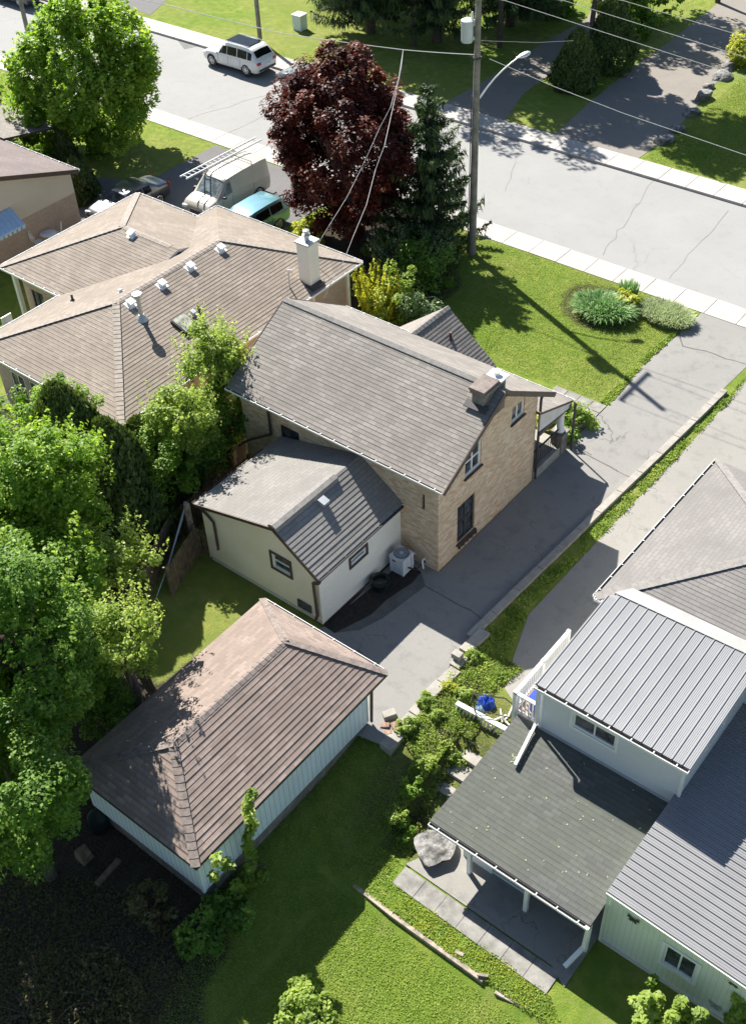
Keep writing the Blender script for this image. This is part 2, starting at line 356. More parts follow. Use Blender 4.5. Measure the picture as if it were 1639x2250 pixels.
# ---------------------------------------------------------------- building helpers
ROW={'shingle_grey':.15,'shingle_tan':.165,'shingle_brown':.165,'shingle_ext':.165,'shingle_dark':.17,'shingle_right':.15,'shingle_left':.15}
LIFT={'shingle_grey':.011,'shingle_tan':.013,'shingle_brown':.019,'shingle_ext':.018,'shingle_dark':.007,'shingle_right':.009,'shingle_left':.01}
RL=np.random.RandomState(5).rand(97)
def roof(name,parent,polys,mat,thick=.1,under='soffit',lift=.02):
    """roof planes laid in real overlapping courses: every course is a thin wedge with a butt edge facing down the slope"""
    mb=MB(); row=ROW.get(mat); lift=LIFT.get(mat,lift); key=lambda p:(round(p[0],3),round(p[1],3),round(p[2],3)); edges={}
    for pi,poly in enumerate(polys):
        P=[np.array(p,float) for p in poly]; n=np.cross(P[1]-P[0],P[2]-P[0]); n/=np.linalg.norm(n)
        if n[2]<0: P=P[::-1]; n=-n
        up=np.array([0,0,1])-n*n[2]; l=np.linalg.norm(up); up=up/l if l>1e-4 else np.array([0,1.,0]); e=np.cross(up,n)
        UV=lambda q:[(float(np.dot(p,e)),float(np.dot(p,up))) for p in q]
        mb.mat(mat)
        if not row: mb.face(P,UV(P))
        else:
            hv_=[np.dot(p,up) for p in P]; v0=min(hv_); k=int(math.ceil((max(hv_)-v0)/row))
            def clipv(Q,v,keep):
                out=[]
                for i in range(len(Q)):
                    p,q=Q[i],Q[(i+1)%len(Q)]; a_,b_=(np.dot(p,up)-v)*keep,(np.dot(q,up)-v)*keep
                    if a_>=-1e-9: out.append(p)
                    if (a_>1e-9 and b_<-1e-9) or (a_<-1e-9 and b_>1e-9): out.append(p+(q-p)*(a_/(a_-b_)))
                return out
            for i in range(k):
                Q=clipv(clipv(P,v0+i*row,1),v0+(i+1)*row,-1)
                if len(Q)<3: continue
                li_=lift*(.7+.6*RL[i%97]); T_=[p+n*(li_*(1-(np.dot(p,up)-v0-i*row)/row)+.002) for p in Q]; mb.mat(mat); mb.face(T_,UV(Q))
                low=[(p,t) for p,t in zip(Q,T_) if abs(np.dot(p,up)-v0-i*row)<1e-6]
                if len(low)>=2:
                    low.sort(key=lambda w:np.dot(w[0],e)); A_,B_=low[0],low[-1]
                    if np.linalg.norm(A_[0]-B_[0])>.02: mb.mat('shingle_butt_shadow'); mb.face([A_[0]-n*.004,B_[0]-n*.004,B_[1],A_[1]])
        for i in range(len(P)):
            a,b=key(P[i]),key(P[(i+1)%len(P)])
            if (b,a) in edges: edges.pop((b,a))
            else: edges[(a,b)]=(P[i],P[(i+1)%len(P)])
        mb.mat(under); mb.face([p-np.array([0,0,thick]) for p in P][::-1])
    mb.mat(under)
    for a,b in edges.values(): mb.face([a-np.array([0,0,thick]),b-np.array([0,0,thick]),b,a])
    return mb.build(name,None,parent)
def caps(name,parent,p0,p1,n1,n2,mat,w=.15,step=.22):
    """overlapping cap shingles along a ridge or hip; n1,n2 = down-slope directions either side"""
    p0,p1,n1,n2=[np.array(q,float) for q in (p0,p1,n1,n2)]; d=p1-p0; L=np.linalg.norm(d); d/=L; n1/=np.linalg.norm(n1); n2/=np.linalg.norm(n2)
    mb=MB(); k=int(L/step); up=np.array([0,0,1.])
    for i in range(k):
        a=p0+d*i*L/k+up*.035; b=p0+d*(i+1.12)*L/k+up*.02
        for nn in (n1,n2):
            q=[a,b,b+nn*w,a+nn*w]; mb.prism([x for x in q],(0,0,-.018))
    return mb.build(name,mat,parent)
def wall(mb,o,u,poly,holes=(),depth=.12,n=None):
    """vertical wall surface with rectangular openings: o origin, u horizontal unit, poly convex (u,z), holes (u0,u1,z0,z1)"""
    o=np.array(o,float); u=np.array(u,float); n=np.array(n,float)
    us=sorted(set([p[0] for p in poly]+[h[0] for h in holes]+[h[1] for h in holes])); zs=sorted(set([p[1] for p in poly]+[h[2] for h in holes]+[h[3] for h in holes]))
    def clip(pts,a,b):
        out=[]
        for i in range(len(pts)):
            p,q=pts[i],pts[(i+1)%len(pts)]
            sp=(b[0]-a[0])*(p[1]-a[1])-(b[1]-a[1])*(p[0]-a[0]); sq=(b[0]-a[0])*(q[1]-a[1])-(b[1]-a[1])*(q[0]-a[0])
            if sp>=-1e-9: out.append(p)
            if (sp>1e-9 and sq<-1e-9) or (sp<-1e-9 and sq>1e-9):
                t=sp/(sp-sq); out.append((p[0]+t*(q[0]-p[0]),p[1]+t*(q[1]-p[1])))
        return out
    area=sum(poly[i][0]*poly[(i+1)%len(poly)][1]-poly[(i+1)%len(poly)][0]*poly[i][1] for i in range(len(poly)))
    pl=poly if area>0 else poly[::-1]
    T=lambda p,dd=0.: o+u*p[0]+np.array([0,0,p[1]])-n*dd
    for i in range(len(us)-1):
        for j in range(len(zs)-1):
            cu,cz=(us[i]+us[i+1])/2,(zs[j]+zs[j+1])/2
            if any(h[0]<cu<h[1] and h[2]<cz<h[3] for h in holes): continue
            c=[(us[i],zs[j]),(us[i+1],zs[j]),(us[i+1],zs[j+1]),(us[i],zs[j+1])]
            for k in range(len(pl)):
                c=clip(c,pl[k],pl[(k+1)%len(pl)])
                if len(c)<3: break
            if len(c)>=3:
                pts=[T(p) for p in c]
                nn=np.cross(pts[1]-pts[0],pts[2]-pts[0])
                if np.dot(nn,n)<0: pts=pts[::-1]
                mb.face(pts)
    for h in holes:
        c=[(h[0],h[2]),(h[1],h[2]),(h[1],h[3]),(h[0],h[3])]
        for k in range(4): a,b=c[k],c[(k+1)%4]; mb.face([T(a),T(b),T(b,depth),T(a,depth)])
def window(parent,o,u,n,h,depth=.08,fr=.06,frame='white_paint',glass='window_glass',bars=(1,0),sill='white_paint',name='window',trim=None,label=None):
    o,u,n=[np.array(q,float) for q in (o,u,n)]; z=np.array([0,0,1.]); u0,u1,z0,z1=h
    def B(mb,a0,a1,b0,b1,d0,d1): mb.obox(o+u*(a0+a1)/2+z*(b0+b1)/2+n*(d0+d1)/2,u,n,z,(a1-a0)/2,abs(d1-d0)/2,(b1-b0)/2)
    mb=MB(); d0,d1=-depth-.02,-depth+.04
    for a in ((u0,u0+fr,z0,z1),(u1-fr,u1,z0,z1),(u0+fr,u1-fr,z0,z0+fr),(u0+fr,u1-fr,z1-fr,z1)): B(mb,*a,d0,d1)
    for i in range(bars[0]):
        c=u0+(u1-u0)*(i+1)/(bars[0]+1); B(mb,c-fr*.4,c+fr*.4,z0+fr,z1-fr,d0,d1-.01)
    for i in range(bars[1]):
        c=z0+(z1-z0)*(i+1)/(bars[1]+1); B(mb,u0+fr,u1-fr,c-fr*.4,c+fr*.4,d0,d1-.012)
    if trim:
        mb.mats=[]; tw=.09
    w_=mb.build(name,frame,parent)
    if label: w_['label']=label
    g=MB(); B(g,u0+fr*.5,u1-fr*.5,z0+fr*.5,z1-fr*.5,-depth-.035,-depth-.005); g.build('pane',glass,w_)
    if trim:
        t=MB()
        for a in ((u0-tw,u0,z0-tw,z1+tw),(u1,u1+tw,z0-tw,z1+tw),(u0,u1,z1,z1+tw),(u0,u1,z0-tw,z0)): B(t,*a,.003,.035)
        t.build('trim',trim,w_)
    if sill:
        s=MB(); B(s,u0-.06,u1+.06,z0-.07,z0-.005,-.02 if not trim else .036,.07); s.build('sill',sill,w_)
    return w_
def gutter(parent,p0,p1,out,mat='white_paint',w=.10,h=.09,tick=.62,name='gutter'):
    p0,p1,out=[np.array(q,float) for q in (p0,p1,out)]; d=p1-p0; L=np.linalg.norm(d); d/=L; out/=np.linalg.norm(out); z=np.array([0,0,1.])
    mb=MB(); mid=(p0+p1)/2; mb.mat(mat)
    mb.obox(mid+out*w-z*.02,d,out,z,L/2,.009,h/2); mb.mat('dark_trim'); mb.obox(mid+out*w/2-z*(.02+h/2-.012),d,out,z,L/2-.01,w/2-.01,.006); mb.mat(mat)
    mb.obox(mid+out*w/2-z*(.02+h/2-.002),d,out,z,L/2,w/2,.004)
    for e in (p0,p1): mb.obox(e+out*w/2-z*.02,d,out,z,.006,w/2,h/2)
    k=max(1,int(L/tick))
    for i in range(k+1): mb.obox(p0+d*L*(i+.5)/(k+1)+out*w*.6+z*.03,d,out,z,.014,w*.5,.006)
    return mb.build(name,None,parent)
def downspout(parent,pts,mat,r=.045,name='downspout'):
    mb=MB()
    for a,b in zip(pts,pts[1:]): mb.bar(a,b,r*2,r*1.6,up=(.3,.9,.1))
    return mb.build(name,mat,parent)
# ---------------------------------------------------------------- foliage helpers
def nrm(a): return a/(np.linalg.norm(a,axis=1,keepdims=True)+1e-9)
def quads(name,c,n,t,sx,sy,rnd,mat,parent=None):
    """many small leaf faces: centre c, normal n, long axis t, half sizes sx, sy"""
    N=len(c); t=nrm(t-n*np.sum(t*n,1,keepdims=True)); b=np.cross(n,t)
    sx=np.broadcast_to(np.asarray(sx,float).reshape(-1,1),(N,1)); sy=np.broadcast_to(np.asarray(sy,float).reshape(-1,1),(N,1))
    V=np.stack([c-t*sy,c+b*sx-t*sy*.1+n*sx*.25,c+t*sy,c-b*sx-t*sy*.1+n*sx*.25],1).reshape(-1,3)
    me=bpy.data.meshes.new(name); me.vertices.add(4*N); me.vertices.foreach_set('co',V.ravel())
    me.loops.add(4*N); me.loops.foreach_set('vertex_index',np.arange(4*N,dtype=np.int32))
    me.polygons.add(N); me.polygons.foreach_set('loop_start',np.arange(0,4*N,4,dtype=np.int32))
    me.update(calc_edges=True)
    a=me.attributes.new('rnd','FLOAT','FACE'); a.data.foreach_set('value',np.clip(rnd,0,1).astype(np.float32))
    me.materials.append(MT[mat]); o=bpy.data.objects.new(name,me); COL.objects.link(o); attach(o,parent); return o
def rdir(n): return nrm(RS.normal(size=(n,3)))
def clump_leaves(cc,cr,per,leaf,upb=.5,outb=.5,crown_c=None,vert=1.0,spread=.35,tint=None):
    """leaves set round clump centres cc with radii cr"""
    K=len(cc); idx=np.repeat(np.arange(K),per); N=len(idx); d=rdir(N); rr=(1-spread*RS.rand(N)**1.5)[:,None]
    c=cc[idx]+d*rr*cr[idx][:,None]*np.array([1,1,vert]); out=d.copy()
    if crown_c is not None: out=nrm(out+.6*nrm(c-crown_c))
    n=nrm(out*outb+np.array([-.22,.08,upb+.12])+RS.normal(size=(N,3))*.33)
    base=(RS.rand(K) if tint is None else tint)[idx]
    return c,n,rdir(N),base*.55+RS.rand(N)*.45
def noise_dir(d,seed,amp):
    r=np.random.RandomState(seed); s=np.zeros(len(d))
    for k in range(7):
        a=r.normal(size=3)*(2+k*.5); s+=np.sin(d@a+r.rand()*6.28)*amp/(1+.4*k)
    return 1+s
def crown(center,r,K,cr,per,leaf,seed,amp=.12,inner=.35,shape=None,**kw):
    center=np.array(center,float); d=rdir(K); d[:,2]=d[:,2]*.9+.05; d=nrm(d)
    rad=(1-inner*RS.rand(K)**1.4)*noise_dir(d,seed,amp)
    R=np.array(r,float)*np.ones(3); cc=d*rad[:,None]*R
    gap=noise_dir(d*1.9,seed+5,.5); keep=gap>.55; cc=cc[keep]
    if shape is not None: cc=shape(cc,R)
    cc=cc+center; crr=cr*(.55+.9*RS.rand(len(cc))**1.3)
    c,n,t,rn=clump_leaves(cc,crr,per,leaf,crown_c=center,**kw)
    return c,n,t,rn,cc
def tree(name,label,base,center,r,K,cr,per,leaf,mat,seed,trunk_r=.16,group=None,amp=.12,inner=.35,shape=None,shoots=0,cat='tree',limbs=9,**kw):
    base=np.array(base,float); center=np.array(center,float)
    leaf*=.62; per=int(per*1.75); K=int(K*1.3); cr*=.88; amp*=1.5; shoots=int(shoots*1.4)
    T=thing(name,label,cat,tuple(base),group)
    c,n,t,rn,cc=crown(center,r,K,cr,per,leaf,seed,amp,inner,shape,**kw)
    if shoots:                            # upright leafy shoots standing out of the crown
        d=rdir(shoots); d[:,2]=np.abs(d[:,2])*.8-.15; d=nrm(d); R=np.array(r,float)*np.ones(3)
        p0=center+d*R*(noise_dir(d,seed,amp)*.92)[:,None]
        if shape is not None: p0=center+shape(p0-center,R)
        L=.5+RS.rand(shoots)*.7; m=26; idx=np.repeat(np.arange(shoots),m); s=RS.rand(len(idx))
        ax=nrm(d*.55+np.array([0,0,1.])); pc=p0[idx]+ax[idx]*(s*L[idx])[:,None]+RS.normal(size=(len(idx),3))*.12*(1.2-s)[:,None]
        nn=nrm(RS.normal(size=(len(idx),3))*.6+d[idx]*.5+np.array([0,0,.5]))
        c=np.vstack([c,pc]); n=np.vstack([n,nn]); t=np.vstack([t,rdir(len(idx))]); rn=np.concatenate([rn,.45+.55*RS.rand(len(idx))])
    N=len(c); sz=leaf*(.65+.7*RS.rand(N)); quads('crown',c,n,t,sz*.62,sz,rn,mat,T)
    mb=MB(); top=center+np.array([0,0,np.mean(r)*.35 if hasattr(r,'__len__') else r*.35]); mid=base*.45+center*.55+np.array([.1,.08,0])
    mb.tube([base-np.array([0,0,.2]),base*.75+center*.25,mid,center,top],[trunk_r*1.25,trunk_r,trunk_r*.8,trunk_r*.5,trunk_r*.15],9)
    for i in range(limbs):
        e=cc[RS.randint(len(cc))]; s=mid*(1-.5*RS.rand())+center*0; s=base+(center-base)*(.4+.5*RS.rand()); m=(s+e)/2+np.array([0,0,.25])
        mb.tube([s,m,e],[trunk_r*.42,trunk_r*.28,trunk_r*.08],6)
    mb.build('trunk','bark',T,smooth=True); return T
def spruce(name,label,base,H,R,seed,mat='needle_spruce',z0=.6,group=None,levels=26,per=11,droop=.35,dens=1.0,fringe=.3,cat='tree'):
    rs=np.random.RandomState(seed); base=np.array(base,float); T=thing(name,label,cat,tuple(base),group)
    C,Nn,Tt,SX,SY,RN=[],[],[],[],[],[]; mb=MB(); mb.tube([base-np.array([0,0,.2]),base+np.array([0,0,H*.5]),base+np.array([0,0,H])],[.02*H+.04,.012*H+.02,.012],8)
    for li in range(levels):
        t=(li+.2)/levels; z=z0+(H-z0)*t; L=R*(1-t)**.85+.12
        for k in range(per):
            a=rs.rand()*6.283; l=L*(.62+.5*rs.rand()); dz=rs.normal()*.07
            m=max(5,int(l*26*dens)); s=np.linspace(.08,1,m)
            px=np.cos(a)*l*s; py=np.sin(a)*l*s; pz=z+dz-droop*l*s+ .42*l*s**2.6
            p=np.stack([px,py,pz],1)+base
            for rep in range(2):
                side=np.array([-math.sin(a),math.cos(a),0]); w=(.10+.22*l*(1-s)*.8)[:,None]*rs.uniform(-1,1,(m,1))
                q=p+side*w+rs.normal(size=(m,3))*.03; C.append(q-np.array([0,0,fringe*.35]) if rep else q)
                nn=rs.normal(size=(m,3))*.45+(np.array([math.cos(a),math.sin(a),.3]) if rep else np.array([0,0,1.])); Nn.append(nrm(nn))
                Tt.append(np.tile(np.array([.15*math.cos(a),.15*math.sin(a),-1.]) if rep else np.array([math.cos(a),math.sin(a),-.1]),(m,1))+rs.normal(size=(m,3))*.3)
                SX.append(np.full(m,.045 if rep else .07)); SY.append((fringe if rep else .14)*(.5+.7*rs.rand(m))*(.4+.6*min(1,l/1.0))); RN.append(rs.rand(m)*.5+.4*s)
            if li%2==0 and k%2==0 and l>.4: mb.tube([base+np.array([0,0,z+dz]),p[len(p)//2],p[-1]],[.035,.025,.008],5)
    quads('crown',np.vstack(C),np.vstack(Nn),np.vstack(Tt),np.concatenate(SX),np.concatenate(SY),np.concatenate(RN),mat,T)
    mb.build('trunk','bark',T,smooth=True); return T
def cedar(name,label,base,H,R,seed,mat='needle_cedar',n=9000,group=None,power=.75,cat='tree',leaf=.09,lean=0,twig=1.0):
    rs=np.random.RandomState(seed); base=np.array(base,float); T=thing(name,label,cat,tuple(base),group)
    h=rs.rand(n)**.8; a=rs.rand(n)*6.283
    prof=np.where(h<.18,.75+.25*h/.18,np.clip(1-((h-.18)/.82),0,1)**power)
    lump=1+.10*np.sin(a*3+h*9+seed)+.08*np.sin(a*7-h*17+seed*2)+.05*np.sin(a*13+h*31)
    r=R*(prof*lump+.04)*(1-.22*rs.rand(n)**2)
    c=np.stack([np.cos(a)*r,np.sin(a)*r,h*H],1)+base+rs.normal(size=(n,3))*.04
    out=np.stack([np.cos(a),np.sin(a),np.full(n,.25)],1); nn=nrm(np.stack([-np.sin(a),np.cos(a),np.zeros(n)],1)*rs.uniform(-1,1,(n,1))+out*.6+rs.normal(size=(n,3))*.2)
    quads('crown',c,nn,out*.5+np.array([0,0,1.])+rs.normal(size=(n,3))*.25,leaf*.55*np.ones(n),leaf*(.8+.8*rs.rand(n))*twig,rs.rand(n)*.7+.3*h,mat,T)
    mb=MB(); mb.tube([base-np.array([0,0,.2]),base+np.array([0,0,H*.9])],[.06+R*.06,.02],7); mb.build('trunk','bark',T,smooth=True); return T
def shrub(name,label,base,r,K,cr,per,leaf,mat,seed,group=None,cat='shrub',stems=7,upb=.5,amp=.12,cat_shape=None):
    base=np.array(base,float); r=np.array(r,float)*np.ones(3); T=thing(name,label,cat,tuple(base),group); ctr=base+np.array([0,0,r[2]*.62])
    c,n,t,rn,cc=crown(ctr,r,K,cr,per,leaf,seed,amp,.55,None,upb=upb)
    keep=c[:,2]>base[2]+.02; c,n,t,rn=c[keep],n[keep],t[keep],rn[keep]
    N=len(c); sz=leaf*(.65+.7*RS.rand(N)); quads('foliage',c,n,t,sz*.6,sz,rn,mat,T)
    mb=MB()
    for i in range(stems): mb.tube([base+np.array([RS.normal()*.05,RS.normal()*.05,-.1]),(base+cc[i])/2+np.array([0,0,.1]),cc[i]],[.03,.02,.006],5)
    mb.build('stems','bark',T); return T
def wands(name,label,base,r,H,n,mat,seed,leafs=34,leaf=.05,spread=.35,cat='shrub',group=None,straight=.2):
    """upright wand-like stems clothed in small leaves"""
    rs=np.random.RandomState(seed); base=np.array(base,float); T=thing(name,label,cat,tuple(base),group); mb=MB(); C,Nn,RN=[],[],[]
    for i in range(n):
        a=rs.rand()*6.283; q=math.sqrt(rs.rand()); p0=base+np.array([math.cos(a)*q*r*.45,math.sin(a)*q*r*.45,0]); h=H*(.6+.45*rs.rand())*(1-.3*q)
        e=p0+np.array([math.cos(a)*q*r*spread*1.6,math.sin(a)*q*r*spread*1.6,h]); m=(p0+e)/2+np.array([0,0,.06*h])
        if i%3==0: mb.tube([p0-np.array([0,0,.05]),m,e],[.014,.01,.004],4)
        s=rs.rand(leafs)**.8; pts=p0*((1-s)**2)[:,None]+2*m*(s*(1-s))[:,None]+e*(s**2)[:,None]+rs.normal(size=(leafs,3))*.06*(1.3-s)[:,None]
        C.append(pts); Nn.append(nrm(rs.normal(size=(leafs,3))+np.array([0,0,.4]))); RN.append(.3+.4*s+.3*rs.rand(leafs))
    C=np.vstack(C); N=len(C); quads('foliage',C,np.vstack(Nn),np.tile([0,0,1.],(N,1))+rs.normal(size=(N,3))*.5,leaf*.5*np.ones(N),leaf*(.8+.7*rs.rand(N)),np.concatenate(RN),mat,T)
    mb.build('stems','bark',T); return T
def blades(name,label,base,rx,ry,H,n,mat,seed,w=.02,bend=1.0,cat='plant',rot=0,fan=.6):
    """arching strap leaves: three faces a blade, growing from an oval patch"""
    rs=np.random.RandomState(seed); base=np.array(base,float); T=thing(name,label,cat,tuple(base))
    a=rs.rand(n)*6.283; q=np.sqrt(rs.rand(n)); x=np.cos(a)*q*rx*.62; y=np.sin(a)*q*ry*.62
    X=x*math.cos(rot)-y*math.sin(rot); Y=x*math.sin(rot)+y*math.cos(rot)
    dr=np.stack([X/(rx*.62)+rs.normal(size=n)*fan,Y/(ry*.62)+rs.normal(size=n)*fan],1); dr/=np.linalg.norm(dr,axis=1,keepdims=True)
    L=H*(.6+.6*rs.rand(n)); b=bend*(.35+.65*q)*(.6+.6*rs.rand(n)); side=np.stack([-dr[:,1],dr[:,0],np.zeros(n)],1)
    P=[]
    for s in (0,.4,.75,1.):
        P.append(np.stack([X+dr[:,0]*L*b*.62*s**1.6,Y+dr[:,1]*L*b*.62*s**1.6,L*(s-.55*b*s**2.4)],1)+base)
    V=[];F=[];k=0; ws=[1,1.1,.7,.05]
    V=np.stack([p+sgn*side*w*ws[i] for i,p in enumerate(P) for sgn in (-1,1)],1)   # n,8,3
    N=n; me=bpy.data.meshes.new('blades'); me.vertices.add(8*N); me.vertices.foreach_set('co',V.ravel())
    ids=np.array([[0,1,3,2],[2,3,5,4],[4,5,7,6]]); FI=(np.arange(N)[:,None,None]*8+ids[None]).astype(np.int32)
    me.loops.add(12*N); me.loops.foreach_set('vertex_index',FI.ravel()); me.polygons.add(3*N); me.polygons.foreach_set('loop_start',np.arange(0,12*N,4,dtype=np.int32)); me.update(calc_edges=True)
    at=me.attributes.new('rnd','FLOAT','FACE'); at.data.foreach_set('value',np.repeat(rs.rand(N),3).astype(np.float32)*.7+np.tile([0,.15,.3],N).astype(np.float32))
    me.materials.append(MT[mat]); o=bpy.data.objects.new('leaves',me); COL.objects.link(o); attach(o,T); return T
def inpoly(P,poly):
    x,y=P[:,0],P[:,1]; r=np.zeros(len(P),bool)
    for i in range(len(poly)):
        x0,y0=poly[i][:2]; x1,y1=poly[(i+1)%len(poly)][:2]
        c=((y0>y)!=(y1>y))&(x<(x1-x0)*(y-y0)/((y1-y0) or 1e-9)+x0); r^=c
    return r
def scatter(name,label,cat,poly,n,mat,leaf,h,seed,clump=.25,K=None,kind='stuff',up=.7,tall=1.5):
    """low cover nobody could count, grown over a patch of ground"""
    rs=np.random.RandomState(seed); poly=np.array(poly)[:,:2]; lo,hi=poly.min(0),poly.max(0); K=K or max(20,int(n/60))
    c=lo+rs.rand(K*3,2)*(hi-lo); c=c[inpoly(c,poly)][:K]; hh=h*(.25+rs.rand(len(c))**1.6)
    i=rs.randint(len(c),size=n); q=c[i]+rs.normal(size=(n,2))*clump; ok=inpoly(q,poly); q=q[ok]; i=i[ok]; n=len(q)
    z=Hv(q)+rs.rand(n)**.7*hh[i]; P=np.column_stack([q,z])
    t=rs.normal(size=(n,3))*.6+np.array([0,0,tall]); nn=nrm(rs.normal(size=(n,3))*.5+np.array([0,0,up])); sz=leaf*(.6+.8*rs.rand(n))
    o=quads(name,P,nn,t,sz*.5,sz,(rs.rand(len(c))[i])*.6+rs.rand(n)*.4,mat); tag(o,label,cat,None,kind); return o
# ---------------------------------------------------------------- ground
def Hz(x,y):
    t=sst(17.6,13.2,y)
    if t<=0: return 0.
    if x<-14.3: a=.45+.15*sst(11,5,y)
    else: a=.45+.5*sst(-14.3,-12.6,x)
    z=-a*t
    if x>-10.6 and y<18.5: z=min(z,-.96)
    if -11.9<x<=-10.6 and 13.5<y<18.7: z=min(z,-.2-.225*(18.2-y))
    # level below the timber edging
    if x>-13: z-=.28*sst(12.16,11.9,y)*sst(-13.,-11.9,x)
    return z
def Hv(q): return np.array([Hz(a,b) for a,b in q])
def axis(lo,a,b,hi,st):
    c=list(np.arange(a,b+1e-6,st)); l=[]; v=a; s=st
    while v>lo: s*=1.6; v-=s; l.append(v)
    r=[]; v=b; s=st
    while v<hi: s*=1.6; v+=s; r.append(v)
    return l[::-1]+c+r
xs=axis(-420,-74,0,420,.4); ys=axis(-420,1,76,420,.4)
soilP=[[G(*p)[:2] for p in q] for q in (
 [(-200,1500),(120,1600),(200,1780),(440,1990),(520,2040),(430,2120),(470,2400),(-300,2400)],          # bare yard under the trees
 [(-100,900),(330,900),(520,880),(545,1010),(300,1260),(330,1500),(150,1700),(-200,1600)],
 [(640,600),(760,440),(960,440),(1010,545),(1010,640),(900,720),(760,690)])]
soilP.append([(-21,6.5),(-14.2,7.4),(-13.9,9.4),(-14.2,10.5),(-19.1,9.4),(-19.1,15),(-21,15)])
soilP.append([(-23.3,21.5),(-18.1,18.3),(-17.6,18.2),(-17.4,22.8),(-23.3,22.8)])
bed=np.array([G(*p)[:2] for p in ((1225,640),(1290,615),(1380,640),(1400,720),(1330,730),(1260,720),(1235,690))])
def build_ground():
    nx,ny=len(xs),len(ys); V=[];S=[]
    pts=np.array([(x,y) for y in ys for x in xs]); so=np.zeros(len(pts))
    for q in soilP: so=np.maximum(so,inpoly(pts,q)*1.)
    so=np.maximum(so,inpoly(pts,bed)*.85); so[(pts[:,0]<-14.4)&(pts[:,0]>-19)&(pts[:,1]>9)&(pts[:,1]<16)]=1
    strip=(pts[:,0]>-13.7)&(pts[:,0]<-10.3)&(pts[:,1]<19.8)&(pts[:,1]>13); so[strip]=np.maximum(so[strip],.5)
    so=so.reshape(ny,nx)
    for _ in range(2): so[1:-1,1:-1]=(so[1:-1,1:-1]*2+so[:-2,1:-1]+so[2:,1:-1]+so[1:-1,:-2]+so[1:-1,2:])/6
    so=so.ravel()
    for (x,y) in pts:
        z=Hz(x,y)
        if 44.3<y<53.4 : z=-.4
        V.append((x,y,z))
    F=[]
    for j in range(ny-1):
        for i in range(nx-1): k=j*nx+i; F.append((k,k+1,k+1+nx,k+nx))
    me=bpy.data.meshes.new('ground'); me.from_pydata(V,[],F); me.materials.append(MT['lawn_and_soil'])
    a=me.attributes.new('soil','FLOAT','POINT'); a.data.foreach_set('value',so.astype(np.float32))
    for p in me.polygons: p.use_smooth=True
    o=bpy.data.objects.new('ground',me); COL.objects.link(o); structure(o)
build_ground()
def sheet(name,poly,z,mat,thick=.25):
    mb=MB(); P=[(p[0],p[1],z-thick) for p in poly]
    area=sum(P[i][0]*P[(i+1)%len(P)][1]-P[(i+1)%len(P)][0]*P[i][1] for i in range(len(P)))
    if area<0: P=P[::-1]
    mb.prism(P,(0,0,thick)); return structure(mb.build(name,mat))
sheet('road',[(-400,44.3),(400,44.3),(400,53.4),(-400,53.4)],-.11,'road_asphalt',.15)
def sidewalk(name,y0,y1,step,off,z=.03):
    mb=MB(); x=-130+off
    while x<60: mb.box(x,x+step-.03,y0,y1,-.3,z+RS.normal()*.003); x+=step
    mb.mats=[]; o=mb.build(name,'sidewalk_concrete'); structure(o)
    b=MB(); b.box(-130,60,y0+.01,y1-.01,-.3,z-.025); structure(b.build(name+'_joints','joint_dark'))
sidewalk('near_sidewalk',43.0,44.4,1.55,.35); sidewalk('far_sidewalk',53.3,54.85,1.6,.1)
sheet('driveway',[(-18.15,22.7),(-16.5,22.9),(-16.55,34.6),(-16.75,38),(-16.6,42.99),(-13.1,42.99),(-13.55,32),(-13.85,21),(-13.4,15.9),(-15,15.6),(-19,15.7),(-19.3,16.6),(-18.0,18.6)],.012,'drive_asphalt',.06)
sheet('neighbour_driveway',[(-12.95,42.99),(-12.72,36),(-12.85,28),(-12.9,23),(-12.3,21.2),(-11.8,19.9),(-10.6,19.3),(-9.6,18.8),(6,18.8),(14,42.99)],.010,'old_concrete',.05)
sheet('bungalow_driveway',[G(*p)[:2] for p in ((150,400),(200,390),(330,395),(425,345),(472,318.5))]+[(-37.2,42.99),(-37.3,34.2),(-41,33),(-46,31)],.012,'new_asphalt',.05)
sheet('far_driveway',[G(*p)[:2] for p in ((972,228),(1085,165),(1190,95),(1290,40),(1330,-60),(1480,-60),(1420,10),(1300,85),(1225,150),(1150,205),(1110,262))],.012,'far_drive',.05)
sheet('wide_driveway',[G(*p)[:2] for p in ((1216,297),(1300,220),(1400,140),(1465,95),(1560,20),(1640,-50),(1800,-50),(1720,90),(1600,150),(1545,215),(1480,290),(1400,350))],.014,'far_drive',.05)
sheet('corner_driveway',[G(*p)[:2] for p in ((225,-8),(330,32),(372,-6),(420,-60),(230,-60))],.012,'new_asphalt',.05)
sheet('garden_path',[(-66,33.4),(-59,38.4),(-59.1,38.75),(-66,33.9)],.012,'sidewalk_concrete',.05)
def pavers():
    mb=MB()
    for i in range(4):
        for j in range(3): mb.box(-18.95+i*.6,-18.95+i*.6+.57,32.75+j*.6,32.75+j*.6+.57,-.1,.035+RS.rand()*.006)
    structure(mb.build('paved_path','paver'))
pavers()
def lines(name,mat,P,w,z):
    mb=MB()
    for pl in P:
        q=[G(*p,z)[:2] for p in pl]
        for a,b in zip(q,q[1:]):
            d=(b-a)/np.linalg.norm(b-a); n=np.array([-d[1],d[0]])*w*(.6+.8*RS.rand())/2; mb.prism([(*(a-n),z),(*(b-n),z),(*(b+n),z),(*(a+n),z)],(0,0,.004))
    return structure(mb.build(name,mat))
def jag(a,b,k,amp):
    return [(a[0]+(b[0]-a[0])*i/k+RS.normal()*amp*(0<i<k),a[1]+(b[1]-a[1])*i/k+RS.normal()*amp*(0<i<k)) for i in range(k+1)]
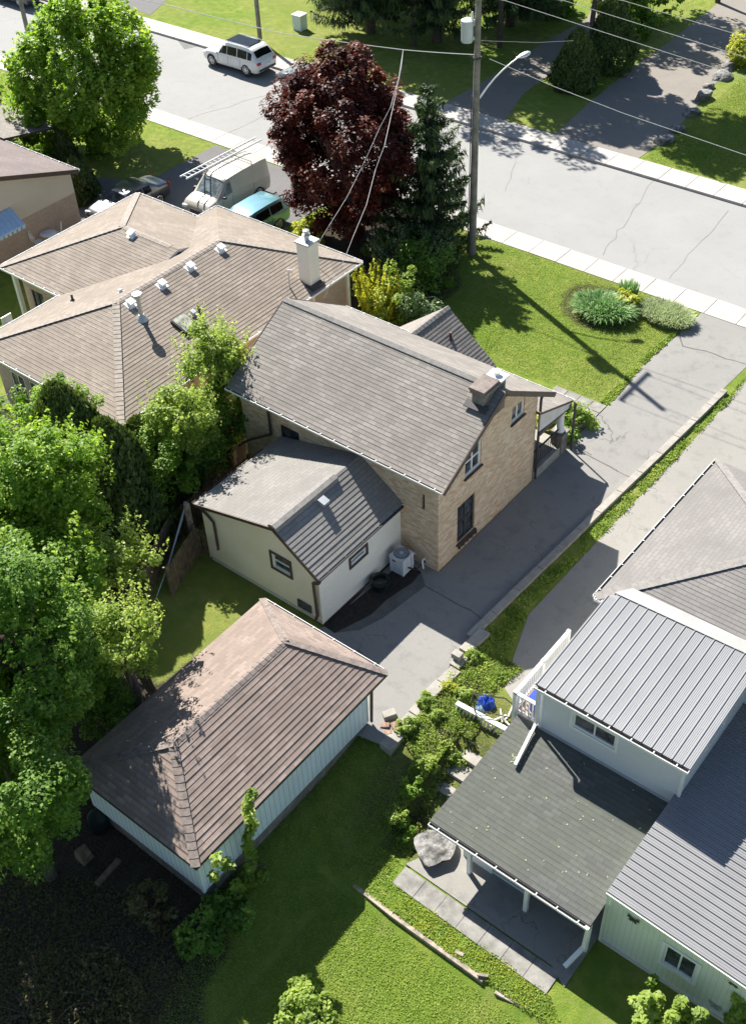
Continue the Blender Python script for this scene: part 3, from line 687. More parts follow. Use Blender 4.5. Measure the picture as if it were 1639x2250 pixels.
plain('crack_tar',(.19,.185,.18),.95,var=.2); plain('bed_soil',(.028,.024,.02),.95,var=.4,scale=6,bmp=.02,fine=20); plain('damp_asphalt',(.12,.118,.115),.8,var=.2,scale=2)
lines('road_cracks','crack_tar',[jag((1440,385),(1325,560),14,3),jag((1600,462),(1470,612),12,2.5),jag((400,265),(615,198),10,1.2),jag((495,295),(625,230),8,1),jag((1150,300),(1110,420),8,2)],.03,-.109)
lines('driveway_cracks','joint_dark',[jag((935,1288),(1068,1366),8,1.5),jag((1265,985),(1405,1062),9,1.5),jag((1480,690),(1500,760),5,2)+jag((1500,760),(1639,800),6,2),jag((1230,700+250),(1300,1000),4,1)],.05,.013)
sheet('road_patch',[G(*p,-.11)[:2] for p in ((390,87),(424,81),(441,99),(405,107))],-.104,'damp_asphalt',.02); sheet('tar_patch',[G(*p,-.11)[:2] for p in ((1225,322),(1262,318),(1290,345),(1248,352))],-.104,'crack_tar',.02)
sheet('wall_bed',[G(*p)[:2] for p in ((712,1376),(735,1392),(775,1372),(815,1352),(850,1318),(905,1282),(925,1258),(905,1240),(868,1250))],.017,'bed_soil',.02)
sheet('damp_patch',[G(*p)[:2] for p in ((735,1392),(790,1385),(840,1360),(880,1330),(935,1288),(925,1258),(905,1282),(850,1318),(815,1352),(775,1372))],.0155,'damp_asphalt',.02)
# kerb beside the driveway and the stepped retaining blocks that follow it
def kerb():
    mb=MB(); P=[(-14.02,20.95),(-13.86,25),(-13.7,28.7),(-13.5,33),(-13.3,38.2)]
    for (x0,y0),(x1,y1) in zip(P,P[1:]):
        n=int((y1-y0)/1.2)
        for i in range(n):
            a=i/n; b=(i+1)/n-.006; mb.hexa([(x0+(x1-x0)*a-.0,y0+(y1-y0)*a,-.2),(x0+(x1-x0)*a+.27,y0+(y1-y0)*a,-.2),(x0+(x1-x0)*b+.27,y0+(y1-y0)*b,-.2),(x0+(x1-x0)*b,y0+(y1-y0)*b,-.2),
              (x0+(x1-x0)*a,y0+(y1-y0)*a,.16),(x0+(x1-x0)*a+.27,y0+(y1-y0)*a,.16),(x0+(x1-x0)*b+.27,y0+(y1-y0)*b,.16),(x0+(x1-x0)*b,y0+(y1-y0)*b,.16)])
    o=mb.build('driveway_kerb','curb_concrete'); tag(o,'long low concrete kerb between the shaded driveway and the strip of weeds','kerb')
kerb()
blk=[((1045,1408),1.15,.42,'longest pale block at the end of the kerb beside the driveway'),((1010,1452),.55,.36,'pale block carrying a small loose block beside the driveway'),((985,1482),.72,.40,'pale retaining block just below the one that carries a small block'),((953,1512),.72,.40,'pale retaining block in the middle of the stepped row by the concrete'),((922,1545),.72,.40,'pale retaining block beside the bright shrub at the edge of the concrete'),((893,1580),.72,.40,'pale retaining block just above the heap of loose rubble'),((861,1618),.7,.42,'end block with a tall lit face standing in the lawn shadow by the garage')]
for i,((px,py),L,W_,lb) in enumerate(blk):
    p=G(px,py,.2); mb=MB(); zt=.2-.02*i-(.06 if i>3 else 0); mb.obox((p[0]+.03*RS.normal(),p[1],zt-.3),(0.03,1,0),(1,-.03,0),(0,0,1),L/2,W_/2,.3)
    tag(mb.build('retaining_block','curb_concrete',bevel=.02),lb,'block','stepped retaining blocks')
p=G(1005,1434,.45); mb=MB(); mb.box(p[0]-.16,p[0]+.16,p[1]-.13,p[1]+.13,.2,.42); tag(mb.build('loose_block','curb_concrete',bevel=.015),'small square block sitting loose on top of a retaining block','block')
# rubble heap
for i,(px,py,s,m,lb) in enumerate([(856,1571,.26,'curb_concrete','grey lump of broken concrete at the top of the rubble heap'),(846,1592,.18,'clay_block','reddish clay block in the rubble heap by the garage'),(868,1596,.2,'clay_block','brown clay block leaning on the last retaining blocks'),(836,1603,.14,'rock','flat pale stone at the left end of the rubble heap'),(852,1606,.16,'clay_block','small dark clay block at the bottom of the rubble heap'),(880,1590,.15,'timber','pale broken brick nearest the retaining blocks')]):
    p=G(px,py,.1); z=Hz(p[0],p[1]); mb=MB(); a=RS.rand()*3; mb.obox((p[0],p[1],z+s*.45),(math.cos(a),math.sin(a),.1),(-math.sin(a),math.cos(a),0),(-.1,0,1),s*.8,s*.5,s*.45)
    tag(mb.build('rubble_piece',m,bevel=.02),lb,'rubble','loose rubble by the garage corner')
# ---------------------------------------------------------------- brick house
def brick_house():
    T=thing('brick_house','buff brick house with a steep grey shingle roof and brick chimney at the centre','house',(-21,26,0))
    W,Ee=-25.5,-16.54; yS,yN=22.82,28.85; we=-25.7; re=-16.03; rp=-16.37; R0=(22.37,4.34); R1=(25.83,6.30); R2=(29.13,4.24)
    mb=MB(); X=(1,0,0); Y=(0,1,0)
    gable=[(0,-.3),(yN-yS,-.3),(yN-yS,4.32),(R1[0]-yS,6.17),(0,4.48)]
    q=lambda p:(GX(*p,Ee)[1]-yS,GX(*p,Ee)[2])
    H=[(24.0-yS,25.0-yS,.5,2.15),(24.35-yS,25.3-yS,3.28,4.42),(27.15-yS,27.95-yS,3.82,4.5)]
    H[0]=(23.95-yS,25.0-yS,.12+.35,2.22)
    wall(mb,(Ee,yS,0),Y,gable,H,.14,n=(1,0,0))
    Hs=[(-17.24-W,-17.1-W,2.66,3.34),(-23.6-W,-22.7-W,2.45,3.35)]
    wall(mb,(W,yS,0),X,[(0,-.3),(Ee-W,-.3),(Ee-W,4.48),(0,4.48)],Hs,.14,n=(0,-1,0))
    wall(mb,(W,yS,0),Y,gable,(),.14,n=(-1,0,0)); wall(mb,(W,yN,0),X,[(0,-.3),(Ee-W,-.3),(Ee-W,4.3),(0,4.3)],[(4.8,5.8,.3,2.3),(6.6,8.0,.9,2.2)],.14,n=(0,1,0))
    mb.build('wall','buff_brick',T)
    d=MB(); d.box(Hs[0][0]+W,Hs[0][1]+W,yS+.1,yS+.16,2.66,3.34); d.build('vent_slot','dark_trim',T)
    for k,h in enumerate(H): window(T,(Ee,yS,0),Y,(1,0,0),h,depth=.09,fr=.07,frame='white_paint' if k else 'dark_trim',bars=((1,0),(1,1),(1,0))[k] if k!=0 else (1,1),sill='brown_trim')
    window(T,(W,yS,0),X,(0,-1,0),Hs[1],frame='dark_trim',sill='brown_trim'); window(T,(W,yN,0),X,(0,1,0),(6.6,8.0,.9,2.2)); 
    dd=MB(); dd.box(W+4.8,W+5.8,yN-.12,yN-.06,.3,2.3); dd.build('door','brown_trim',T)
    # flower box style iron rail under the lower window
    fb=MB(); 
    for i in range(9): y=24.0+i*.125; fb.box(Ee+.01,Ee+.1,y,y+.06,.22+.05*(i%2),.42)
    fb.build('window_box','brown_trim',T)
    r=roof('roof',T,[[(we,*R0),(re,*R0),(re,*R1),(we,*R1)],[(we,*R1),(re,*R1),(re,*R2),(we,*R2)]],'shingle_grey',.1,'brown_trim')
    caps('ridge_cap',r,(we,R1[0],R1[1]+.03),(re-1.0,R1[0],R1[1]+.03),(0,-1,-.57),(0,1,-.62),'cap_grey',.17)
    g=roof('gable_roof',T,[[(-22.3,27.9,4.32),(-22.3,31.35,4.32),(-24.7,31.35,2.45),(-24.7,27.9,2.45)],[(-22.3,31.35,4.32),(-22.3,27.9,4.32),(-19.95,27.9,2.48),(-19.95,31.35,2.48)]],'shingle_grey',.1,'brown_trim')
    caps('ridge_cap',g,(-22.3,28.75,4.34),(-22.3,31.35,4.34),(-1,0,-.78),(1,0,-.78),'cap_grey',.15)
    gw=MB(); gw.prism([(-24.4,31.0,-.2),(-20.25,31.0,-.2),(-20.25,31.0,2.5),(-22.3,31.0,4.15),(-24.4,31.0,2.5)],(0,-2.1,0)); gw.build('gable_wall','buff_brick',T)
    window(T,(-24.4,31.0,0),X,(0,1,0),(1.2,2.9,.9,2.1),depth=-.05)
    P=roof('porch_roof',T,[[(-24.7,28.8,3.36),(rp,28.8,3.36),(rp,31.22,2.46),(-24.7,31.22,2.46)]],'shingle_grey',.1,'brown_trim')
    e=MB(); e.prism([(rp-.02,28.88,3.24),(rp-.02,31.15,2.38),(rp-.02,31.15,2.2),(rp-.02,28.88,2.45)],(-.06,0,0)); e.build('porch_end','galvanised',T)
    b=MB(); b.box(rp-.16,rp-.03,28.98,31.15,2.16,2.34); b.box(-19.9,rp,31.0,31.13,2.14,2.34); b.build('porch_beam','dark_trim',T)
    # porch floor, pier, column
    f=MB(); f.box(-20.2,rp-.1,28.88,31.1,-.2,.45); f.build('porch_floor','curb_concrete',T)
    st=MB(); st.box(-19.6,-18.2,31.1,31.45,-.2,.3); st.box(-19.6,-18.2,31.45,31.8,-.2,.15); st.build('porch_step','curb_concrete',T)
    for x in (-16.68,-19.85):
        c=MB(); c.box(x-.24,x+.24,30.72,31.2,.0,.95); c.box(x-.29,x+.29,30.67,31.25,.95,1.03); pc=c.build('porch_pier','foundation_block',T)
        l=MB(); l.lathe((x,30.95,0),[(.19,1.03),(.19,1.1),(.145,1.14),(.125,2.1),(.17,2.14),(.17,2.2)],14); l.build('porch_column','white_paint',T,smooth=True)
    rl=MB()
    for i in range(12): y=29.05+i*.14; rl.box(-16.62,-16.6,y,y+.02,.45,1.25)
    rl.box(-16.64,-16.58,29,30.7,1.25,1.29); rl.build('porch_railing','black_metal',T)
    # eaves, rakes, drainpipes
    gutter(T,(we,*R0),(re,*R0),(0,-1,0),w=.08,h=.07); gutter(T,(we,R2[0],R2[1]-.03),(-22.6,R2[0],R2[1]-.03),(0,1,0),w=.08,h=.07); gutter(T,(-19.95,31.22,2.44),(rp,31.22,2.44),(0,1,0),'white_paint',.07,.06)
    dn=lambda q,k=.02:(q[0],q[1]-k)
    for a,b in (((re,*dn(R0)),(re,*dn(R1))),((re,*dn(R1)),(re,*dn(R2))),((we,*dn(R0)),(we,*dn(R1))),((we,*dn(R1)),(we,*dn(R2)))):
        s=.025 if a[0]==re else -.025; f=MB(); f.bar((a[0]+s,a[1],a[2]-.06),(b[0]+s,b[1],b[2]-.06),.04,.19,up=(0,0,1)); f.build('rake_board','brown_trim',T)
    downspout(T,[(-24.05,22.35,4.25),(-24.05,22.74,3.9),(-24.05,22.74,2.7),(-25.0,22.5,2.15),(-25.4,22.3,1.8)],'brown_trim',.045)
    downspout(T,[(-16.44,29.1,4.15),(-16.44,28.92,3.9),(-16.44,28.92,.1)],'dark_trim',.04)
    downspout(T,[(-16.3,31.2,2.4),(-16.3,31.3,2.25),(-16.3,31.3,.05)],'dark_trim',.04)
    # chimney with its two caps
    cx_,cy_=-16.58,25.0
    c=MB(); c.box(cx_-.24,cx_+.24,cy_+.05,cy_+1.3,5.2,6.5); ch=c.build('chimney','foundation_block',T)
    k=MB(); k.box(cx_-.34,cx_+.27,cy_-.02,cy_+.88,6.5,6.6); k.box(cx_-.31,cx_+.31,cy_+.01,cy_+.85,6.38,6.5); k.build('chimney_cap','cap_brown',ch)
    k=MB(); k.box(cx_-.32,cx_+.32,cy_+.9,cy_+1.4,6.46,6.53); k.lathe((cx_-.02,cy_+1.15,0),[(.1,6.53),(.1,6.64),(.13,6.64),(.13,6.68)],12); k.build('flue_cover','white_paint',ch)
    k=MB(); k.prism([(cx_-.45,cy_-.15,5.87),(cx_+.4,cy_-.15,5.87),(cx_+.4,cy_+.1,6.01),(cx_-.45,cy_+.1,6.01)],(0,0,.03)); k.build('flashing','dark_trim',ch)
    v=GP(990,745,[(-22.3,0,4.32),(-22.3,5,4.32),(-19.95,0,2.48)]); m=MB(); m.tube([v+(0,0,-.05),v+(0,0,.32)],.055,10); m.lathe(v,[(.11,0),(.06,.08)],10); m.build('vent_pipe','brown_trim',T)
    # white vent elbows low on the wall
    for y,x in ((22.8,-17.55),(22.8,-17.1)): 
        m=MB(); m.tube([(x,y,.35),(x,y-.14,.38),(x+.05,y-.2,.3),(x+.1,y-.22,.1)],.035,8); m.build('vent_elbow','white_plastic',T,smooth=True)
    return T
brick_house()
# ---------------------------------------------------------------- white rear extension (built on to the brick house, its own roof and walls)
def extension():
    T=thing('house_extension','low cream-sided extension with a pale and dark shingle gable roof behind the brick house','extension',(-20.8,20.6,0))
    x0,x1,y0,y1=-23.45,-18.16,18.48,22.82; rx,rz=-19.85,3.74
    mb=MB(); mb.mat('lap_siding'); Hs=[]
    a=GY(591.6,1207,y0); b=GY(644.7,1274,y0); hs=(a[0]-x0+.09,b[0]-x0-.09,b[2]+.09,a[2]-.09)
    wall(mb,(x0,y0,0),(1,0,0),[(0,.25),(x1-x0,.25),(x1-x0,2.42),(rx-x0,rz-.1),(0,2.68)],[hs],.08,n=(0,-1,0))
    mb.mat('plain_siding'); a=GX(767.3,1252.7,x1); t=GX(806.8,1191.6,x1); he=(a[1]-y0+.09,t[1]-y0-.09,a[2]+.09,t[2]-.09)
    wall(mb,(x1,y0,0),(0,1,0),[(0,.1),(y1-y0,.1),(y1-y0,2.42),(0,2.42)],[he],.08,n=(1,0,0)); wall(mb,(x0,y0,0),(0,1,0),[(0,.1),(y1-y0,.1),(y1-y0,2.68),(0,2.68)],(),.08,n=(-1,0,0)); mb.build('wall',None,T)
    f=MB(); f.box(x0+.04,x1-.04,y0+.04,y1,-.4,.26); f.build('foundation','stucco_white',T)
    window(T,(x0,y0,0),(1,0,0),(0,-1,0),hs,frame='white_paint',bars=(0,1),trim='brown_trim',sill=None); window(T,(x1,y0,0),(0,1,0),(1,0,0),he,frame='white_paint',bars=(0,1),trim='brown_trim',sill=None)
    xe,ze=-18.02,2.46; ys=18.32
    r=roof('roof',T,[[(-23.62,ys,2.76),(rx,ys,rz),(rx,y1,rz),(-23.62,y1,2.76)],[(rx,ys,rz),(xe,ys,ze),(xe,y1,ze),(rx,y1,rz)]],'shingle_ext',.09,'white_paint')
    m=MB(); n=14                                  # raised rolled ridge vent
    for s in (-1,1):
        k=.26 if s<0 else .72
        pts=[(rx,ys-.01,rz+.10),(rx+s*.16,ys-.01,rz+.10-.16*k*.6),(rx+s*.2,ys-.01,rz-.2*k+.01),(rx,ys-.01,rz+.0)]
        m.prism(pts,(0,3.12,0))
    m.build('ridge_vent','cap_grey',r)
    f=MB(); f.bar((-23.62,ys-.02,2.70),(rx,ys-.02,rz-.06),.035,.13); f.build('rake_board','brown_trim',T); f=MB(); f.bar((rx,ys-.02,rz-.06),(xe,ys-.02,ze-.06),.035,.13); f.build('rake_board','brown_trim',T)
    gutter(T,(xe,ys,ze),(xe,y1-.1,ze),(1,0,0),'dark_trim',.09,.07,.9); gutter(T,(-23.62,ys,2.74),(-23.62,21.9,2.74),(-1,0,0),'brown_trim',.08,.07,.8)
    v=GP(711,1108,[(rx,0,rz),(rx,5,rz),(xe,0,ze)]); m=MB(); m.obox(v+(0,0,.12),(1,0,-.3),(0,1,0),(.3,0,1),.14,.15,.08); m.build('roof_vent','galvanised',r)
    downspout(T,[(-23.5,18.4,2.6),(-23.2,18.42,2.45),(-22.85,18.42,2.2),(-22.85,18.42,1.05),(-22.8,18.36,.95)],'brown_trim',.045)
    downspout(T,[(-17.98,18.36,2.4),(-18.0,18.3,2.3),(-18.3,18.36,2.1),(-18.3,18.4,.5),(-18.3,18.3,.35)],'brown_trim',.045)
    b=MB(); b.box(-19.2,-18.6,18.42,18.46,.35,.7); b.build('basement_window','window_glass',T)
extension()
# ---------------------------------------------------------------- garage
def garage():
    T=thing('garage','detached garage with a brown hip roof and pale blue board walls','garage',(-16.7,12.8,-.4))
    x0,x1,y0,y1,z=-19.22,-14.12,8.78,16.92,2.0; xm=-16.67; a,b=10.68,15.3; zr=3.22
    SW,SE,NE,NW=(x0,y0,z),(x1,y0,z),(x1,y1,z),(x0,y1,z); A,B=(xm,a,zr),(xm,b,zr)
    r=roof('roof',T,[[SE,NE,B,A],[NW,SW,A,B],[SW,SE,A],[NE,NW,B]],'shingle_brown',.08,'dark_trim')
    E_=(1,0,-.48);W_=(-1,0,-.48);S_=(0,-1,-.6);N_=(0,1,-.75)
    caps('ridge_cap',r,A,B,E_,W_,'cap_brown',.14); caps('ridge_cap',r,SE,A,(1,1.3,0),(-1.3,-1,0),'cap_brown',.13); caps('ridge_cap',r,NE,B,(1,-1,0),(-1,1,0),'cap_brown',.12); caps('ridge_cap',r,SW,A,(-1,1,0),(1,-1,0),'cap_brown',.12); caps('ridge_cap',r,NW,B,(-1,-1,0),(1,1,0),'cap_brown',.12)
    X0,X1,Y0,Y1=-18.98,-14.4,9.02,16.25; m=MB()
    h=(1.75,2.85,1.28,1.72); hx=GY(280,1810,Y0); hx2=GY(332,1848,Y0)
    wall(m,(X0,Y0,0),(1,0,0),[(0,.1),(X1-X0,.1),(X1-X0,1.96),(0,1.96)],[h],.06,n=(0,-1,0)); wall(m,(X1,Y0,0),(0,1,0),[(0,.1),(Y1-Y0,.1),(Y1-Y0,1.96),(0,1.96)],(),n=(1,0,0)); wall(m,(X0,Y0,0),(0,1,0),[(0,.1),(Y1-Y0,.1),(Y1-Y0,1.96),(0,1.96)],(),n=(-1,0,0)); wall(m,(X0,Y1,0),(1,0,0),[(0,.1),(X1-X0,.1),(X1-X0,1.96),(0,1.96)],[(.9,3.7,.11,1.8)],n=(0,1,0))
    m.build('wall','board_siding',T)
    c=MB(); c.box(X1-.06,X1+.03,Y0-.03,Y0+.07,.1,1.95); c.build('corner_board','board_siding',T)
    g=MB(); g.box(X0+.9,X0+3.7,Y1-.1,Y1-.04,.0,1.8); g.build('garage_door','white_paint',T)
    f=MB(); f.box(X0+.05,X1-.05,Y0+.05,Y1-.02,-1.3,.12); f.build('foundation','foundation_block',T)
    window(T,(X0,Y0,0),(1,0,0),(0,-1,0),h,frame='dark_trim',bars=(1,0),sill=None)
    e=MB(); 
    for p,q in ((SW,SE),(SE,NE),(NE,NW),(NW,SW)): e.bar(np.array(p)-(0,0,.05),np.array(q)-(0,0,.05),.03,.13)
    e.build('fascia','dark_trim',T); gutter(T,(x0+.1,y1,z),(x1-.1,y1,z),(0,1,0),'white_paint',.07,.06,.9)
    downspout(T,[(-14.2,16.9,1.9),(-14.3,16.35,1.6),(-14.33,16.3,.1)],'brown_trim',.04)
garage()
# ---------------------------------------------------------------- tan-roofed bungalow
def small_vent(parent,v,n,s=.155,h=.16,mat='white_plastic',name='roof_vent'):
    n=np.array(n,float); n/=np.linalg.norm(n); t=np.array([n[1],-n[0],0]) if abs(n[0])+abs(n[1])>1e-6 else np.array([1,0,0.]); t/=np.linalg.norm(t); u=np.cross(n,t)
    m=MB(); m.obox(v+n*h*.5,t,u,n,s*.75,s*.75,h*.5); m.obox(v+n*(h+.025),t,u,n,s,s,.03); m.obox(v+n*.01,t,u,n,s*1.35,s*1.35,.008); return m.build(name,mat,parent,bevel=.012)
def bungalow():
    T=thing('bungalow','wide bungalow with a tan hip roof dotted with white vents','house',(-33,26.5,0))
    x0,x1,y0,y1,z=-37.2,-28.45,19.48,33.5,3.18; xm=-32.85; a,b,zr=23.6,29.5,4.7
    SW,SE,NE,NW=(x0,y0,z),(x1,y0,z),(x1,y1,z),(x0,y1,z); A,B=(xm,a,zr),(xm,b,zr)
    r=roof('roof',T,[[SE,NE,B,A],[NW,SW,A,B],[SW,SE,A],[NE,NW,B]],'shingle_tan',.12,'white_paint')
    pe=[SE,NE,B]; pw=[NW,SW,A]
    caps('ridge_cap',r,A,B,(1,0,-.35),(-1,0,-.35),'cap_tan',.15); caps('ridge_cap',r,SE,A,(1,1,0),(-1,-1,0),'cap_tan',.15); caps('ridge_cap',r,SW,A,(-1,1,0),(1,-1,0),'cap_tan',.15); caps('ridge_cap',r,NE,B,(1,-1,0),(-1,1,0),'cap_tan',.15)
    # west wing
    X0,Y0,Y1=-41.3,24.0,32.25; ym=28.12; ax=-37.5; zw=4.5
    SWw,NWw=(X0,Y0,z),(X0,Y1,z); Aw=(ax,ym,zw); e=-34.0
    w_=roof('wing_roof',T,[[SWw,(e,Y0,z),(e,ym,zw),Aw],[(e,Y1,z),NWw,Aw,(e,ym,zw)],[NWw,SWw,Aw]],'shingle_tan',.12,'white_paint')
    caps('ridge_cap',w_,SWw,Aw,(-1,1,0),(1,-1,0),'cap_tan',.15); caps('ridge_cap',w_,Aw,(-34.5,ym,zw),(0,1,-.3),(0,-1,-.3),'cap_tan',.15); caps('ridge_cap',w_,NWw,Aw,(-1,-1,0),(1,1,0),'cap_tan',.15)
    for p,q,o in ((SW,SE,(0,-1,0)),(SE,NE,(1,0,0)),(NE,NW,(0,1,0)),((x0,y0,z),(x0,Y0,z),(-1,0,0)),(SWw,(x0,Y0,z),(0,-1,0)),(SWw,NWw,(-1,0,0)),((x0,Y1,z),(x0,y1,z),(-1,0,0)),(NWw,(x0,Y1,z),(0,1,0))): gutter(T,p,q,o,'white_paint',.09,.09,.8)
    m=MB(); hs=[(.8,1.7,.2,2.2),(2.0,3.1,.2,2.2),(3.6,5.2,1.2,2.3)]
    wall(m,(x0+.45,y0+.5,0),(1,0,0),[(0,-.2),(7.85,-.2),(7.85,3.1),(0,3.1)],hs,.1,n=(0,-1,0)); wall(m,(x1-.45,y0+.5,0),(0,1,0),[(0,-.2),(13,-.2),(13,3.1),(0,3.1)],[(5,6.2,1.2,2.3),(9,10.4,1.1,2.3)],.1,n=(1,0,0))
    wall(m,(x0+.45,y0+.5,0),(0,1,0),[(0,-.2),(13,-.2),(13,3.1),(0,3.1)],(),n=(-1,0,0)); wall(m,(x0+.45,y1-.5,0),(1,0,0),[(0,-.2),(7.85,-.2),(7.85,3.1),(0,3.1)],[(2,3,.2,2.2),(4.5,6.5,.9,2.3)],.1,n=(0,1,0)); m.build('wall','pinkish_brick',T)
    for h in hs: window(T,(x0+.45,y0+.5,0),(1,0,0),(0,-1,0),h,depth=.06,bars=(1,0))
    for h in ((5,6.2,1.2,2.3),(9,10.4,1.1,2.3)): window(T,(x1-.45,y0+.5,0),(0,1,0),(1,0,0),h,depth=.06)
    window(T,(x0+.45,y1-.5,0),(1,0,0),(0,1,0),(4.5,6.5,.9,2.3),depth=.06)
    m=MB(); hw=[(.5,1.3,.1,2.1)]
    wall(m,(X0+.5,Y0+.6,0),(1,0,0),[(0,-.2),(3.9,-.2),(3.9,3.1),(0,3.1)],hw,.1,n=(0,-1,0)); wall(m,(X0+.5,Y0+.6,0),(0,1,0),[(0,-.2),(Y1-Y0-1.1,-.2),(Y1-Y0-1.1,3.1),(0,3.1)],[(1,2,1,2)],.1,n=(-1,0,0)); wall(m,(X0+.5,Y1-.5,0),(1,0,0),[(0,-.2),(3.9,-.2),(3.9,3.1),(0,3.1)],(),n=(0,1,0)); m.build('wing_wall','pinkish_brick',T)
    window(T,(X0+.5,Y0+.6,0),(1,0,0),(0,-1,0),hw[0],depth=.06,frame='dark_trim'); window(T,(X0+.5,Y0+.6,0),(0,1,0),(-1,0,0),(1,2,1,2),depth=.06)
    for x,y in ((X0+.55,Y0+.25),(X0+.55,Y0+3.0)):
        m=MB(); m.box(x-.09,x+.09,y-.09,y+.09,0,3.06); m.build('post','white_paint',T)
    m=MB(); m.box(-28.95,-28.8,30.6,30.75,0,3.05); m.box(-28.95,-28.8,32.9,33.05,0,3.05); m.build('corner_post','white_paint',T)
    nE=(.33,0,1); nW=(-.33,0,1); ps=[SWw,(e,Y0,z),Aw]
    small_vent(w_,GP(291,516,ps),(0,-.33,1))
    for px in ((485,548),(418,588),(356,627),(287,669)): small_vent(r,GP(*px,pe),nE)
    small_vent(r,GP(424,690,pe),nE,.1,.13,'galvanised'); small_vent(r,GP(266,641,pw),nW,.08,.07)
    for px,pl in (((437,682),pe),((160,660),pw)):
        v=GP(*px,pl); m=MB(); m.tube([v-(0,0,.05),v+(0,0,.3)],.05,10); m.lathe(v,[(.12,0),(.06,.08)],10); m.build('vent_pipe','dark_trim',r)
    v=GP(312,700,pe); m=MB(); m.tube([v-(0,0,.1),v+(0,0,1.1)],.085,12); m.lathe(v,[(.26,-.05),(.16,.12),(.1,.2)],14); m.lathe(v,[(.12,.95),(.2,1.05),(.22,1.08),(.2,1.16),(.05,1.2)],14); m.build('flue','galvanised',r,smooth=True)
    nn=np.array([.33,0,1]); nn/=np.linalg.norm(nn)
    for px,pl,n_,nm,gm in (((405,714),pe,nn,'skylight','skylight_glass'),((372,551),pw,nn*[-1,1,1],'skylight','skylight_glass')):
        v=GP(*px,pl); t=np.array([0,1.,0]); u=np.cross(t,n_); m=MB(); m.obox(v+n_*.07,u,t,n_,.42,.36,.08); s=m.build(nm,'dark_trim' if pl is pe else 'galvanised',r)
        m=MB(); m.obox(v+n_*.165,u,t,n_,.38,.32,.015); m.build('pane',gm,s,bevel=.01)
    v=GP(683,632,pe); c=MB(); c.box(v[0]-.62,v[0],v[1],v[1]+.64,3.1,5.22); ch=c.build('chimney','plain_siding',T)
    c=MB(); c.box(v[0]-.68,v[0]+.06,v[1]-.06,v[1]+.7,5.22,5.29); q=(v[0]-.31,v[1]+.32,0); c.lathe(q,[(.11,5.29),(.11,5.5),(.17,5.5),(.17,5.56),(.08,5.58),(.08,5.66),(.15,5.68),(.13,5.74),(.02,5.78)],14); c.build('chimney_cap','galvanised',ch)
    c=MB(); c.box(v[0]-.66,v[0]+.22,v[1]-.12,v[1]+.66,v[2]-.09,v[2]+.1); c.build('flashing','dark_trim',ch)
    v=GP(637,632,pe); m=MB(); m.tube([v-(0,0,.1),v+(0,0,.85)],.03,8); m.tube([v+(-.05,0,.85),v+(.16,.06,.86),v+(.16,.06,.72)],.018,6); m.tube([v+(.08,.02,.85),v+(.08,.02,.72)],.015,6); m.build('service_mast','galvanised',T)
bungalow()
# fallen lattice mast, white trim and door bits beside the bungalow rear wall
def lattice():
    a=np.array([-37.2,18.1,.5]); b=np.array([-34.6,19.0,1.9]); d=b-a; L=np.linalg.norm(d); d/=L; s=np.cross(d,(0,0,1)); s/=np.linalg.norm(s); u=np.cross(s,d); m=MB(); c=[s*.18,-s*.18,u*.28]
    for k in c: m.tube([a+k,b+k],.016,6)
    n=9
    for i in range(n):
        for k in range(3): m.tube([a+c[k]+d*L*i/n,a+c[(k+1)%3]+d*L*(i+1)/n],.009,5)
    tag(m.build('lattice_mast','galvanised'),'thin metal lattice mast leaning by the rear wall of the bungalow','mast')
lattice()
m=MB(); m.obox((-36.6,18.3,1.0),(.9,-.3,.1),(.3,.9,0),(0,0,1),.16,1.1,.03); m.box(-36.8,-36.7,18.2,18.3,-.1,1.0); m.box(-36.5,-36.4,17.6,17.7,-.1,1.0); tag(m.build('white_bench','white_paint'),'narrow white slab table at the left edge below the bungalow roof','table')
m=MB(); m.box(-41.15,-40.6,23.2,23.75,.42,.5); m.box(-41.12,-41.06,23.2,23.75,.5,1.0)
for a in (-41.1,-40.66):
    for b in (23.26,23.68): m.box(a-.03,a+.03,b-.03,b+.03,0,.42)
tag(m.build('lawn_chair','white_plastic'),'white seat standing in the shade beside the post of the bungalow wing','chair')
